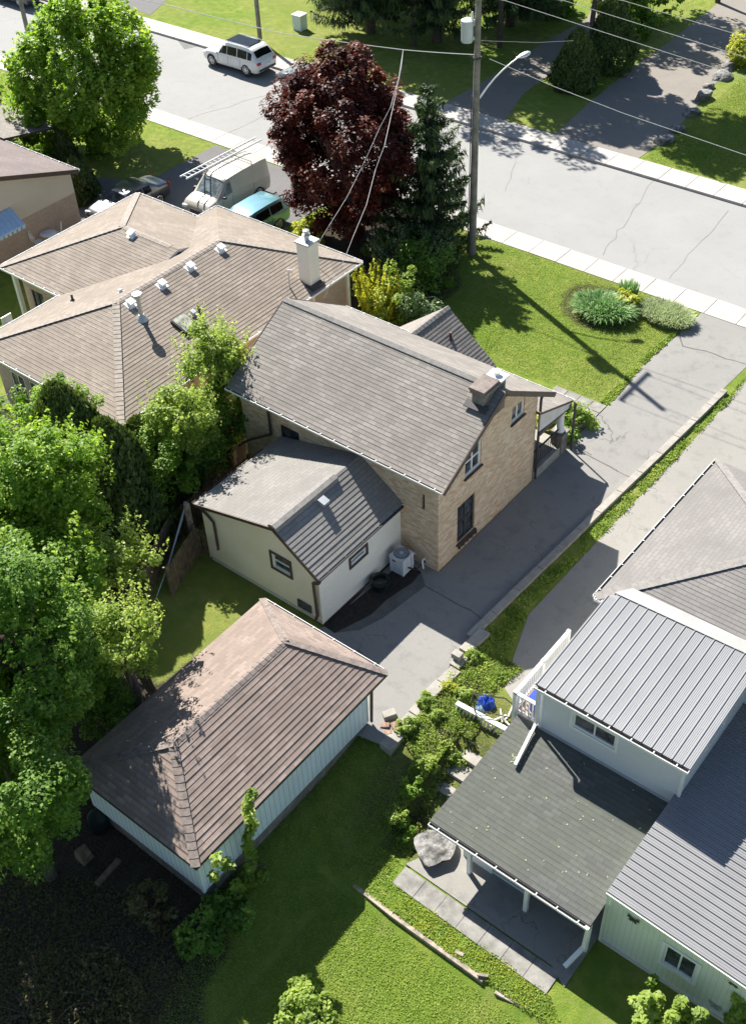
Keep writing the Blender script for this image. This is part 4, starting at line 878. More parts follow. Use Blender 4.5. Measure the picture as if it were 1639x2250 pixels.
# ---------------------------------------------------------------- far left house with awning
def left_house():
    T=thing('gabled_house','beige house with a mauve gable roof and a blue awning','house',(-47,28,0))
    xe=-46.0; zr=5.0
    m=MB(); m.mat('pinkish_brick'); wall(m,(-46.35,22.0,0),(0,1,0),[(0,-.2),(10.25,-.2),(10.25,1.75),(0,1.75)],[(2.0,3.9,.1,1.74)],.1,n=(1,0,0)); m.mat('beige_siding'); wall(m,(-46.35,22.0,0),(0,1,0),[(0,1.75),(10.25,1.75),(10.25,3.0),(5.2,4.6),(0,3.0)],(),n=(1,0,0)); m.mat('pinkish_brick'); m.box(-56,-46.4,32.15,32.25,-.2,3.0); m.box(-56,-46.4,22.0,22.1,-.2,3.0); m.build('wall',None,T)
    window(T,(-46.35,22,0),(0,1,0),(1,0,0),(2.0,3.9,.1,1.74),depth=.05,bars=(3,0),name='patio_door')
    r=roof('roof',T,[[(-60,32.5,2.98),(xe,32.5,2.98),(xe,27.2,4.7),(-60,27.2,4.7)],[(-60,27.2,4.7),(xe,27.2,4.7),(xe,21.7,2.98),(-60,21.7,2.98)]],'shingle_left',.12,'brown_trim')
    m=MB(); m.bar((xe+.02,32.5,2.9),(xe+.02,27.2,4.62),.05,.22); m.build('rake_board','brown_trim',T); m=MB(); m.bar((xe+.02,21.7,2.9),(xe+.02,27.2,4.62),.05,.22); m.build('rake_board','brown_trim',T); gutter(T,(-60,32.5,2.95),(xe,32.5,2.95),(0,1,0))
    r2=roof('porch_roof',T,[[(-60,36.2,2.4),(-51.9,36.2,2.4),(-51.9,32.5,3.1),(-60,32.5,3.1)]],'shingle_grey',.1,'brown_trim')
    m=MB(); a,b=GX(0,515,-45.6),GX(54,490,-45.2)
    br_,fr_=GX(22,456,-46.3),GX(55,491.5,-45.3); Yb,Zb,Yf,Zf=br_[1],br_[2],fr_[1],fr_[2]; W_=3.4
    m.hexa([(-46.3,Yb-W_,Zb-.06),(-45.3,Yf-W_-.1,Zf-.06),(-45.3,Yf,Zf-.06),(-46.3,Yb,Zb-.06),(-46.3,Yb-W_,Zb),(-45.3,Yf-W_-.1,Zf),(-45.3,Yf,Zf),(-46.3,Yb,Zb)])
    for i in range(14):
        t=i/13; y0_,y1_=Yb-W_*t,Yf-(W_+.1)*t; m.hexa([(-46.3,y0_-.04,Zb),(-45.3,y1_-.04,Zf),(-45.3,y1_,Zf),(-46.3,y0_,Zb),(-46.3,y0_-.04,Zb+.03),(-45.3,y1_-.04,Zf+.03),(-45.3,y1_,Zf+.03),(-46.3,y0_,Zb+.03)]); m.box(-45.31,-45.29,y1_-.2,y1_-.02,Zf-.2,Zf)
    m.build('awning','awning_blue',T)
shingle('shingle_left',(.21,.175,.17),(.10,.08,.078),.15,.33,.12,.3)
left_house()
def wire_chair(v,ang,lab):
    T=thing('garden_chair',lab,'chair',tuple(v),'round-backed white garden chairs'); c,s=math.cos(ang),math.sin(ang); R=lambda x,y,z:(v[0]+c*x-s*y,v[1]+s*x+c*y,v[2]+z)
    m=MB(); ring=[R(.22*math.cos(t),.22*math.sin(t),.44) for t in np.linspace(0,6.28,17)]; m.tube(ring,.018,5,False); m.prism([R(.2*math.cos(t),.2*math.sin(t),.43) for t in np.linspace(0,6.28,13)[:-1]],(0,0,.012)); m.build('seat','white_paint',T)
    m=MB(); ring=[R(-.24-.06*(math.sin(t)+1),.25*math.cos(t),.74+.28*math.sin(t)) for t in np.linspace(0,6.28,19)]; m.tube(ring,.02,5,False)
    ring=[R(-.25-.06*(math.sin(t)*.5+1),.13*math.cos(t),.74+.15*math.sin(t)) for t in np.linspace(0,6.28,13)]; m.tube(ring,.014,5,False)
    for k in range(9): t=2*math.pi*k/9; m.tube([R(-.25-.06*(math.sin(t)*.1+1),.02*math.cos(t),.74+.02*math.sin(t)),R(-.24-.06*(math.sin(t)+1),.25*math.cos(t),.74+.28*math.sin(t))],.01,4)
    m.build('backrest','white_paint',T)
    for k in range(4): t=math.pi/4+k*math.pi/2; m=MB(); m.tube([R(.2*math.cos(t),.2*math.sin(t),.44),R(.24*math.cos(t),.24*math.sin(t),0)],.014,5); m.build('leg','white_paint',T)
p=G(106,512,.7); T=thing('garden_table','small round white garden table by the brick wall at the left','table',(p[0],p[1],0)); m=MB(); m.lathe((p[0],p[1],0),[(.4,.68),(.42,.7),(.4,.72)],24); m.build('table_top','white_paint',T,smooth=True); m=MB(); m.lathe((p[0],p[1],0),[(.24,0),(.05,.08),(.04,.68)],12); m.build('pedestal','white_paint',T,smooth=True)
wire_chair(G(124,512,.44)*[1,1,0]+[0,0,0],math.radians(-125),'white garden chair behind the round table, its round back in full view'); wire_chair(G(85,530,.44)*[1,1,0]+[0,0,0],math.radians(35),'white garden chair in front of the round table, seen from its side')
# ---------------------------------------------------------------- right-hand house, its additions and roofed patio
def right_house():
    T=thing('grey_roofed_house','low house with a warm grey shingle hip roof at the right edge','house',(-3,27,0))
    z=3.4; SW=(-10.18,22.12,z); NW=(-10.1,30.07,z); SE=(9,22.12,z); NE=(9,30.07,z); A=(-6.18,26.1,4.51); B=(5,26.1,4.51)
    r=roof('roof',T,[[SE,B,A,SW],[NW,A,B,NE],[NW,SW,A],[SE,NE,B]],'shingle_right',.1,'soffit')
    caps('ridge_cap',r,SW,A,(-1,1,0),(1,-1,0),'cap_grey',.16); caps('ridge_cap',r,NW,A,(-1,-1,0),(1,1,0),'cap_grey',.13)
    gutter(T,SW,NW,(-1,0,0),'white_paint',.09,.08,.7); gutter(T,(-10.18,22.12,z),(-9.85,22.12,z),(0,-1,0))
    m=MB(); wall(m,(-9.85,22.5,0),(0,1,0),[(0,-.1),(7.3,-.1),(7.3,3.35),(0,3.35)],[(1.5,2.7,1.1,2.2),(4.6,5.8,1.1,2.2)],.1,n=(-1,0,0)); wall(m,(-9.85,29.8,0),(1,0,0),[(0,-.1),(18,-.1),(18,3.35),(0,3.35)],(),n=(0,1,0)); wall(m,(-9.85,22.5,0),(1,0,0),[(0,-1.1),(18,-1.1),(18,3.35),(0,3.35)],(),n=(0,-1,0)); m.build('wall','blue_grey_siding',T)
    for a in (1.5,4.6): window(T,(-9.85,22.5,0),(0,1,0),(-1,0,0),(a,a+1.2,1.1,2.2),depth=.06)
    # steel-roofed addition
    T2=thing('steel_roofed_addition','addition with a light ribbed steel roof and pale grey siding on the right-hand house','extension',(-7.6,20.8,0))
    y0,z0,y1,z1=18.24,3.4,22.6,3.66; xa,xb=-9.84,-5.07
    r=roof('roof',T2,[[(xa,y0,z0),(xb,y0,z0),(xb,y1,z1),(-9.25,y1,z1),(xa,22.18,3.635)]],'light_steel',.05,'dark_trim')
    m=MB(); sl=(z1-z0)/(y1-y0); k=0
    for i in range(17):
        x=xa+.02+i*.3; 
        if x>xb-.03: break
        ye=min(y1,22.18+(x-xa)*.7); m.hexa([(x,y0,z0),(x+.035,y0,z0),(x+.035,ye,z0+sl*(ye-y0)),(x,ye,z0+sl*(ye-y0)),(x+.006,y0,z0+.03),(x+.029,y0,z0+.03),(x+.029,ye,z0+.03+sl*(ye-y0)),(x+.006,ye,z0+.03+sl*(ye-y0))])
        for dx in (.085,.135,.185,.235):
            if x+dx<xb-.04: m.hexa([(x+dx,y0,z0),(x+dx+.02,y0,z0),(x+dx+.02,ye,z0+sl*(ye-y0)),(x+dx,ye,z0+sl*(ye-y0)),(x+dx+.005,y0,z0+.008),(x+dx+.015,y0,z0+.008),(x+dx+.015,ye,z0+.008+sl*(ye-y0)),(x+dx+.005,ye,z0+.008+sl*(ye-y0))])
    m.build('ribs','light_steel',r)
    m=MB(); m.prism([(-9.7,22.36,3.67),(xb+3,22.6,3.68),(xb+3,22.98,3.74),(-9.35,22.82,3.70)],(0,0,.02)); m.build('flashing','flashing_grey',r)
    gutter(T2,(xa+.05,y0-.03,z0-.03),(xb,y0-.03,z0-.03),(0,-1,0),'white_paint',.1,.09,.7); m=MB(); m.box(xa,xb,y0-.02,y0+.0,z0-.12,z0-.03); m.build('fascia','dark_trim',T2)
    X0,X1,Y0=-9.7,-5.25,18.5; m=MB(); a=GY(1255.6,1558,Y0); b=GY(1356,1655,Y0); h=(a[0]-X0+.09,b[0]-X0-.09,b[2]+.09,a[2]-.09)
    wall(m,(X0,Y0,0),(1,0,0),[(0,.9),(X1-X0,.9),(X1-X0,3.36),(0,3.36)],[h],.07,n=(0,-1,0)); he=(GX(1557,1640,X1)[1]-Y0,GX(1582,1600,X1)[1]-Y0,1.85,2.45)
    wall(m,(X1,Y0,0),(0,1,0),[(0,.9),(4.6,.9),(4.6,3.6),(0,3.36)],[(1.4,2.4,2.35,3.0)],.07,n=(1,0,0)); wall(m,(X0,Y0,0),(0,1,0),[(0,-.1),(4.0,-.1),(4.0,3.58),(0,3.36)],(),n=(-1,0,0)); m.build('wall','blue_grey_siding',T2)
    window(T2,(X0,Y0,0),(1,0,0),(0,-1,0),h,depth=.05,bars=(1,0),trim='white_paint',sill=None); window(T2,(X1,Y0,0),(0,1,0),(1,0,0),(1.4,2.4,2.35,3.0),depth=.05,trim='white_paint',sill=None)
    m=MB(); m.box(X0-.03,X0+.06,Y0-.03,Y0+.06,1.0,3.35); m.build('corner_board','white_paint',T2); m=MB(); m.box(X1-.06,X1+.03,Y0-.03,Y0+.06,1.0,3.35); m.build('corner_board','white_paint',T2)
    m=MB(); m.box(X0-.02,X1+.02,Y0-.07,Y0-.02,1.14,1.26); m.build('base_flashing','galvanised',T2)
    downspout(T2,[(-9.78,18.16,3.35),(-9.78,18.4,3.15),(-9.78,18.4,1.45),(-9.72,18.1,1.38),(-9.5,16.9,1.28)],'white_paint',.055)
    # basement wall below the lean-to roof
    m=MB(); m.box(-9.7,-5.3,18.42,18.48,-1.1,1.15); m.build('basement_wall','shaded_wall_dark',T2)
    # roofed patio
    T3=thing('patio_roof','lean-to roof of dark mossy shingles on thin posts over the patio, right of the garage','canopy',(-7.9,16.4,-1))
    zs,zn=1.0,1.23; ys,yn=14.12,18.49; xw,xe=-10.45,-5.36
    r=roof('roof',T3,[[(xw,ys,zs),(xe,ys,zs),(xe,yn,zn),(xw,yn,zn)]],'shingle_dark',.1,'dark_trim')
    m=MB(); m.box(xw,xe,ys-.03,ys-.004,zs-.13,zs-.02); m.box(xw-.025,xw-.004,ys,yn,zs-.12,zs-.0); m.build('fascia','dark_trim',T3); gutter(T3,(xw,ys-.03,zs-.04),(xe,ys-.03,zs-.04),(0,-1,0),'white_paint',.09,.08,.72)
    for x in (-9.3,-7.4,-5.5): m=MB(); m.box(x-.06,x+.06,14.35,14.47,-1.0,zs-.1); m.build('post','white_paint',T3)
    m=MB(); m.box(xw+.1,xe,14.34,14.48,zs-.24,zs-.1); m.build('beam','dark_trim',T3)
    downspout(T3,[(-5.42,14.05,.95),(-5.42,14.2,.7),(-5.45,14.2,-.35),(-5.65,13.6,-.75)],'white_paint',.06)
    # green workshop
    T4=thing('green_workshop','pale green sided building with a wide ribbed mauve-grey steel roof in the lower right corner','outbuilding',(-1,18,-1))
    X0,Y0=-5.3,14.93; xe2=5.0; za,zb=1.68,.98; yb=25
    r=roof('roof',T4,[[(-5.38,15.02-.2,za),(xe2,15.02-.2,zb),(xe2,22.5,zb),(-5.38,22.5,za)]],'dark_steel',.06,'dark_trim')
    m=MB(); sl=(zb-za)/(xe2+5.38)
    for i in range(33):
        y=14.84+i*.235
        for j,(dy,hh,ww) in enumerate(((0,.038,.035),(.08,.010,.016),(.155,.010,.016))): m.hexa([(-5.38,y+dy,za),(xe2,y+dy,zb),(xe2,y+dy+ww,zb),(-5.38,y+dy+ww,za),(-5.38,y+dy+ww*.2,za+hh),(xe2,y+dy+ww*.2,zb+hh),(xe2,y+dy+ww*.8,zb+hh),(-5.38,y+dy+ww*.8,za+hh)])
    m.build('ribs','dark_steel',r)
    m=MB(); a=GY(1457.8,2067,Y0); b=GY(1527.2,2167,Y0); h=(a[0]-X0+.09,b[0]-X0-.09,b[2]+.09,a[2]-.09)
    wall(m,(X0,Y0,0),(1,0,0),[(0,-1.1),(10.2,-1.1),(10.2,.95),(0,1.62)],[h],.07,n=(0,-1,0)); wall(m,(X0,Y0,0),(0,1,0),[(0,-1.1),(7,-1.1),(7,1.6),(0,1.6)],(),n=(-1,0,0)); m.build('wall','green_siding',T4)
    f=MB(); f.box(X0-.04,5,Y0-.05,Y0+.1,-1.5,-.86); f.build('foundation','stucco_white',T4)
    m=MB(); m.bar((-5.38,14.8,za-.07),(xe2,14.8,zb-.07),.03,.14); m.box(-5.36,-5.28,14.86,14.92,-.9,1.6); m.build('trim_board','green_siding',T4)
    window(T4,(X0,Y0,0),(1,0,0),(0,-1,0),h,depth=.05,bars=(1,0),trim='white_paint',sill=None)
    for k,(px,py,lb) in enumerate(((1391,2022,'dark metal butterfly on the green wall nearest the patio roof'),(1612,2163,'dark metal butterfly on the green wall near the right edge'),(1571,2213,'faded metal butterfly low on the green wall'))):
        v=GY(px,py,Y0-.04); m=MB()
        for s in (-1,1):
            m.prism([v+(0,0,.01),v+(s*.15,0,.13),v+(s*.18,0,.03),v+(s*.07,0,-.0)],(0,-.012,0)); m.prism([v+(0,0,-.01),v+(s*.07,0,-.0),v+(s*.13,0,-.08),v+(s*.05,0,-.12)],(0,-.012,0))
        m.prism([v+(-.012,-.003,.06),v+(.012,-.003,.06),v+(.012,-.003,-.09),v+(-.012,-.003,-.09)],(0,-.02,0)); tag(m.build('wall_ornament','dark_trim' if k<2 else 'galvanised'),lb,'ornament','metal butterflies on the green wall')
right_house()
# deck with white railing, bin
def deck():
    T=thing('side_deck','narrow raised deck with a bright white baluster railing beside the steel-roofed addition','deck',(-10.3,20.6,0))
    zr=2.0; c=G(1133,1522,zr); e=G(1252,1390,zr); f_=G(1185,1556,zr); xw=c[0]; y0=c[1]; y1=e[1]; zf=zr-.85
    m=MB(); m.box(xw,-9.88,y0,y1+.6,zf-.12,zf); m.build('deck_floor','deck_board',T)
    m=MB(); m.box(xw-.03,xw+.0,y0,y1+.6,zf-.3,zf+.02); m.box(xw,-9.9,y0-.03,y0,zf-.3,zf+.02); m.build('skirt','white_paint',T)
    for (a,b) in (((xw,y0),(xw,y1)),((xw,y0),(-9.92,y0))):
        m=MB(); m.bar((a[0],a[1],zr),(b[0],b[1],zr),.11,.05); m.bar((a[0],a[1],zf+.1),(b[0],b[1],zf+.1),.06,.04); L=math.hypot(b[0]-a[0],b[1]-a[1]); n=int(L/.115)
        for i in range(1,n): t=i/n; x,y=a[0]+(b[0]-a[0])*t,a[1]+(b[1]-a[1])*t; m.box(x-.018,x+.018,y-.018,y+.018,zf+.1,zr)
        m.build('railing','white_paint',T)
    for (x,y) in ((xw,y0),(xw,(y0+y1)/2),(xw,y1)): m=MB(); m.box(x-.055,x+.055,y-.055,y+.055,-.6,zr+.06); m.build('post','white_paint',T)
    v=np.array([(xw-9.9)/2+.12,y0+.42,zf]); m=MB(); m.hexa([v+(-.13,-.16,0),v+(.13,-.16,0),v+(.13,.16,0),v+(-.13,.16,0),v+(-.17,-.2,.62),v+(.17,-.2,.62),v+(.17,.2,.62),v+(-.17,.2,.62)]); m.box(v[0]-.19,v[0]+.19,v[1]-.22,v[1]+.22,v[2]+.62,v[2]+.66); tag(m.build('storage_bin','blue_plastic',bevel=.02),'tall blue plastic bin behind the white balusters of the deck','bin')
deck()
# ---------------------------------------------------------------- patio, steps, edging, loose things in the rear yard
def patio():
    m=MB(); 
    for i in range(7):
        x=-10.85+i*.74; m.prism([(x,12.82-.01*i,-1.1),(x+.725,12.82-.01*(i+1),-1.1),(x+.725,13.44,-1.1),(x,13.46,-1.1)],(0,0,.17+RS.rand()*.012))
    structure(m.build('patio_paving','paver')); 
    sheet('patio_slab',[(-10.9,13.52),(-10.7,13.95),(-10.2,14.1),(-10.0,18.75),(-5.4,18.75),(-5.4,13.2),(-6.0,13.5)],-.925,'old_concrete',.2)
patio()
def boulder(name,label,c,r,seed,flat=.5,rot=0,mat='rock',group=None,top=True,cat='rock'):
    import bmesh
    rs=np.random.RandomState(seed); bm=bmesh.new(); bmesh.ops.create_icosphere(bm,subdivisions=3,radius=1)
    ph=rs.rand(6,3)*6; ax=nrm(rs.normal(size=(9,3)))
    for v in bm.verts:
        p=np.array(v.co); 
        for a in ax:
            d=np.dot(p,a); lim=.62+.25*rs.rand()*0+.12*math.sin(ph[0,0]+a[0]*5)
            if d>lim: p=p-a*(d-lim)*.97
        p=p*(1+.03*rs.normal()*.6+.05*math.sin(p[0]*6+ph[1,1])+.04*math.sin(p[1]*9+p[2]*5+ph[2,0]))
        x,y=p[0]*r[0],p[1]*r[1]; v.co=(x*math.cos(rot)-y*math.sin(rot),x*math.sin(rot)+y*math.cos(rot),max(-.9,min(flat,p[2]))*r[2])
    me=bpy.data.meshes.new(name); bm.to_mesh(me); bm.free(); me.materials.append(MT[mat]); o=bpy.data.objects.new(name,me); COL.objects.link(o); o.location=c; tag(o,label,cat,group); return o
boulder('flat_boulder','large flat-topped pale boulder at the corner of the patio roof, above the paving',(-10.6,14.35,-.72),(.80,.68,.42),3,.12,mat='rock')
for i,(px,py,s,lb) in enumerate([(1270,612,.55,'pale boulder lowest in the row along the driveway, nearest the street'),(1340,560,.42,'small flat boulder second from the street in the row along the driveway'),(1404,490,.5,'upright boulder with a lit top, third from the street along the driveway'),(1450,418,.62,'broad grey boulder in the middle of the row along the driveway'),(1478,375,.4,'small boulder between two larger ones in the row along the driveway'),(1532,328,.62,'large boulder with a steep shaded face near the top of the row'),(1565,282,.55,'boulder highest in the row, beside the yellow-brown shrub')]):
    p=G(820+px/2,py/2,.15); boulder('boulder',lb,(p[0],p[1],.1),(s*.95,s*1.4,s*.8),20+i,.7,-.25+.3*RS.normal()*.3,group='boulders edging the wide driveway')
# stone steps beside the patio roof
for i,(px,py) in enumerate(((1067,1630),(1043,1662),(1014,1695),(984,1727),(972,1756))):
    z=-.12-.17*i; p=G(px,py,z); m=MB(); m.obox((p[0]-.02,p[1]-.02,z-.1),(1,.02*RS.normal(),0),(0,1,0),(0,0,1),.5-.05*i,.26,.1)
    tag(m.build('stone_step','curb_concrete',bevel=.02),['rough concrete step at the top of the flight, under the fallen white rail','second concrete step from the top beside the patio roof','middle concrete step of the flight beside the patio roof','fourth concrete step down, half hidden by weeds','lowest small step beside the eave corner of the patio roof'][i],'step','steps beside the patio roof')
p=G(1097,1500,-.15); sheet('worn_path',[G(*q,-.0)[:2] for q in ((1085,1555),(1068,1530),(1105,1488),(1128,1500),(1120,1530))],-.06,'sidewalk_concrete',.3)
p=G(970,1627,-.5); boulder('stepping_stone','round pale stone lying among the weeds of the bank',(p[0],p[1],-.52),(.22,.18,.1),9,.6)
p=G(1022,1457,.05); boulder('white_stone','small white stone beside the stepped blocks',(p[0],p[1],-.0),(.16,.13,.14),10,.8,mat='stucco_white')
# fallen white rail, black hand-rail, tarp
a,b=G(1003,1545,.35),G(1112,1603,.35); m=MB(); m.bar(a,b,.16,.06); d=(b-a)/np.linalg.norm(b-a)
for i in range(14): q=a+(b-a)*(i+.5)/14; m.bar(q,q+np.array([-.05,-.12,-.42]),.035,.03)
m.bar(a+np.array([-.05,-.12,-.42]),b+np.array([-.05,-.12,-.42]),.06,.05); tag(m.build('white_rail','white_paint'),'peeling white baluster rail leaning at the head of the garden steps','railing')
P=[G(1044,1588,.0),G(1040,1525,.95),G(1110,1535,.95),G(1135,1555,.8),G(1133,1600,0)]; m=MB(); m.tube(P,.022,6); m.tube([G(1046,1560,.5),G(1134,1580,.4)],.016,6); m.tube([G(1050,1596,.0),G(1038,1530,.95)],.02,6)
m.tube([G(1075,1610,-.1),G(1048,1590,.0)],.02,6); tag(m.build('hand_rail','black_metal'),'thin black metal hand-rail frame at the top of the garden steps','railing')
def crumple(name,label,c,r,h,seed,mat,cat):
    rs=np.random.RandomState(seed); n=14; m=MB(); H=rs.rand(n+1,n+1)
    g=[[np.array([c[0]+r[0]*(2*i/n-1)*(1+.06*rs.normal()),c[1]+r[1]*(2*j/n-1)*(1+.06*rs.normal()),c[2]+h*(max(0,1-((2*i/n-1)**2+(2*j/n-1)**2))**.5)*(.45+.55*H[i,j])]) for j in range(n+1)] for i in range(n+1)]
    for i in range(n):
        for j in range(n): m.face([g[i][j],g[i+1][j],g[i+1][j+1],g[i][j+1]])
    return tag(m.build(name,mat,weld=True),label,cat)
p=G(1068,1542,.1); crumple('tarp','crumpled bright blue tarp behind the fallen white rail',(p[0],p[1],-.12),(.34,.3),.5,4,'blue_tarp','tarp')
p=G(1052,1568,0); crumple('blue_sack','small blue sack at the foot of the black hand-rail',(p[0]-.05,p[1]+.1,-.12),(.2,.18),.35,5,'awning_blue','sack')
m=MB()
for i in range(7): q=G(1095+RS.rand()*25,1572+RS.rand()*22,.0); m.bar(q+(0,0,RS.rand()*.1),q+RS.normal(size=3)*[.3,.3,.05]+(0,0,.1),.05,.03)
tag(m.build('scrap_heap','stucco_white'),'little heap of pale scrap wood between the tarp and the deck','scrap')
# timber edging of the lawn
for i,(a,b,lb) in enumerate((((778,1945),(862,2012),'weathered timber at the garage end of the lawn edging, its end raised'),((862,2012),(1062,2156),'long grey timber edging the sunlit lawn below the patio'),((1088,2178),(1235,2256),'low timber of the lawn edging running out of the bottom of the photo'))):
    p,q=G(*a,-1),G(*b,-1); m=MB(); m.bar((p[0],p[1],-1.12),(q[0],q[1],-1.12),.13,.30 if i<2 else .2); tag(m.build('edging_timber','timber',bevel=.015),lb,'timber','timbers edging the lawn')
p,q=G(1048,2142,-.9),G(1072,2146,-.9); m=MB(); m.bar(p,q,.07,.05); tag(m.build('wood_scrap','timber'),'short pale piece of wood lying at the end of the long timber','wood')
p,q=G(1000,2092,-.95),G(1018,2100,-.95); m=MB(); m.bar(p,q,.1,.05); tag(m.build('wood_chip','timber'),'small pale wood chip in the weeds between paving and timber','wood')
# cellar boards under the patio roof
m=MB(); a=[G(*q,-.93) for q in ((1090,1925),(1110,1905),(1136,1962),(1128,1962))]; m.obox((-8.35,15.15,-.88),(1,.0,0),(0,1,0),(0,0,1),.75,.35,.05); tag(m.build('cellar_board','blue_grey_siding'),'pale grey board lying on the patio beneath the lean-to roof','board')
m=MB(); m.box(-9.75,-8.75,14.75,15.3,-1,-.42); m.box(-9.8,-8.7,14.7,15.35,-.42,-.36); tag(m.build('patio_bench','blue_grey_siding'),'low grey boxed bench behind the first white patio post','bench')
# air conditioner
T=thing('air_conditioner','white air-conditioning unit with a round top grille in the corner of the brick wall','air conditioner',(-17.62,22.0,0))
m=MB(); c=(-17.6,22.12); m.box(c[0]-.26,c[0]+.26,c[1]-.26,c[1]+.26,.06,.1); 
for s1 in (-1,1):
    for s2 in (-1,1): m.box(c[0]+s1*.25-.05,c[0]+s1*.25+.05,c[1]+s2*.25-.05,c[1]+s2*.25+.05,.1,.78)
m.box(c[0]-.2,c[0]+.2,c[1]-.26,c[1]-.235,.1,.78); m.box(c[0]+.235,c[0]+.26,c[1]-.2,c[1]+.2,.1,.78); m.box(c[0]-.31,c[0]+.31,c[1]-.31,c[1]+.31,.78,.86); m.build('housing','ac_white',T,bevel=.04)
m=MB(); m.lathe((c[0],c[1],0),[(.27,.865),(.27,.88),(.25,.88),(.1,.87)],24); m.build('fan_well','ac_grille',T)
m=MB()
for k in range(9): m.lathe((c[0],c[1],.885),[(.05+.027*k,0),(.057+.027*k,.004),(.05+.027*k,.008)],24) if False else m.tube([(c[0]+(.04+.0245*k)*math.cos(t),c[1]+(.04+.0245*k)*math.sin(t),.893) for t in np.linspace(0,6.283,19)],.005,4,False)
m.lathe((c[0],c[1],0),[(.07,.885),(.07,.905),(.02,.91)],14); m.build('grille','ac_white',T)
m=MB(); m.box(c[0]-.2,c[0]-.06,c[1]-.275,c[1]-.268,.6,.66); m.build('badge','black_metal',T)
m=MB(); m.tube([(-17.3,22.1,.35),(-17.1,22.3,.2),(-17.05,22.75,.3)],.03,6); m.build('hose','black_rubber',T)
# planter tub and sticks
T=thing('planter_tub','dark round tub full of leaves standing against the cream wall near the air conditioner','planter',(-17.75,21.0,0)); q=(-17.72,21.02,0)
m=MB(); m.lathe(q,[(.26,0),(.36,.36),(.38,.38),(.34,.38),(.31,.3)],20); m.build('tub','dark_bag',T); m=MB(); m.tube([(q[0]+.27*math.cos(t),q[1]+.27*math.sin(t),.34+.01*t) for t in np.linspace(0,12.5,30)],.028,6); m.build('coiled_hose','dark_bag',T)
m=MB(); a=np.array([-17.85,20.35,.45]); m.tube([a+(-.05,-.35,.0),a,a+(.05,.4,.05)],.02,5); m.tube([a,a+(.1,.1,-.45)],.015,5); tag(m.build('garden_tool','dark_trim'),'dark garden tool leaning against the cream wall beside the tub','tool')
# ---------------------------------------------------------------- fences
def fence(name,label,P,h,z0=0.,w=.13,gap=.03):
    T=thing(name,label,'fence',(P[0][0],P[0][1],z0)); m=MB(); pp=MB()
    for (a,b) in zip(P,P[1:]):
        a,b=np.array(a,float),np.array(b,float); L=np.linalg.norm(b-a); d=(b-a)/L; n=int(L/(w+gap)); nx=np.array([-d[1],d[0]])
        for i in range(n):
            c=a+d*(i+.5)*L/n+nx*.02; z=Hz(c[0],c[1]); m.obox((c[0],c[1],z+h/2+RS.normal()*.008),(d[0],d[1],0),(nx[0],nx[1],0),(0,0,1),w/2,.011,h/2)
        for z in (.3,h-.25): m.bar((a[0],a[1],z+Hz(a[0],a[1])),(b[0],b[1],z+Hz(b[0],b[1])),.04,.08)
    m.build('boards','fence_wood',T)
    for q in P: m=MB(); z=Hz(q[0],q[1]); m.box(q[0]-.06,q[0]+.02,q[1]-.06,q[1]+.06,z-.2,z+h+.08); m.build('post','fence_wood',T)
F1=[G(*p,1.5)[:2] for p in ((546,1002),(455,1062),(372,1130),(313,1235))]
fence('board_fence','long weathered board fence running under the trees behind the cream extension',F1,1.5)
F2=[G(*p,1.35)[:2] for p in ((425,1158),(366,1245))]; fence('low_board_fence','short return of weathered fence boards stepping down beside the cream extension',F2,1.35)
a=G(415,1160,1.2); fence('fence_gate','narrow board gate between the corner of the cream extension and the tall post',[(a[0],a[1]),(-23.5,18.7)],1.2)
p=G(420,1160,1.2); m=MB(); m.box(p[0]-.08,p[0]+.08,p[1]-.08,p[1]+.08,-.2,2.35); tag(m.build('tall_post','timber'),'tall pale square post beside the corner of the cream extension','post')
m=MB(); m.tube([G(340,1322,.1),G(372,1235,.8),G(408,1110,1.9)],[.012,.035,.05],8); m.lathe(G(408,1108,1.9),[(.07,-.08),(.07,.1)],10); tag(m.build('slanting_pole','galvanised'),'long thin pale pole slanting over the fence corner','pole')
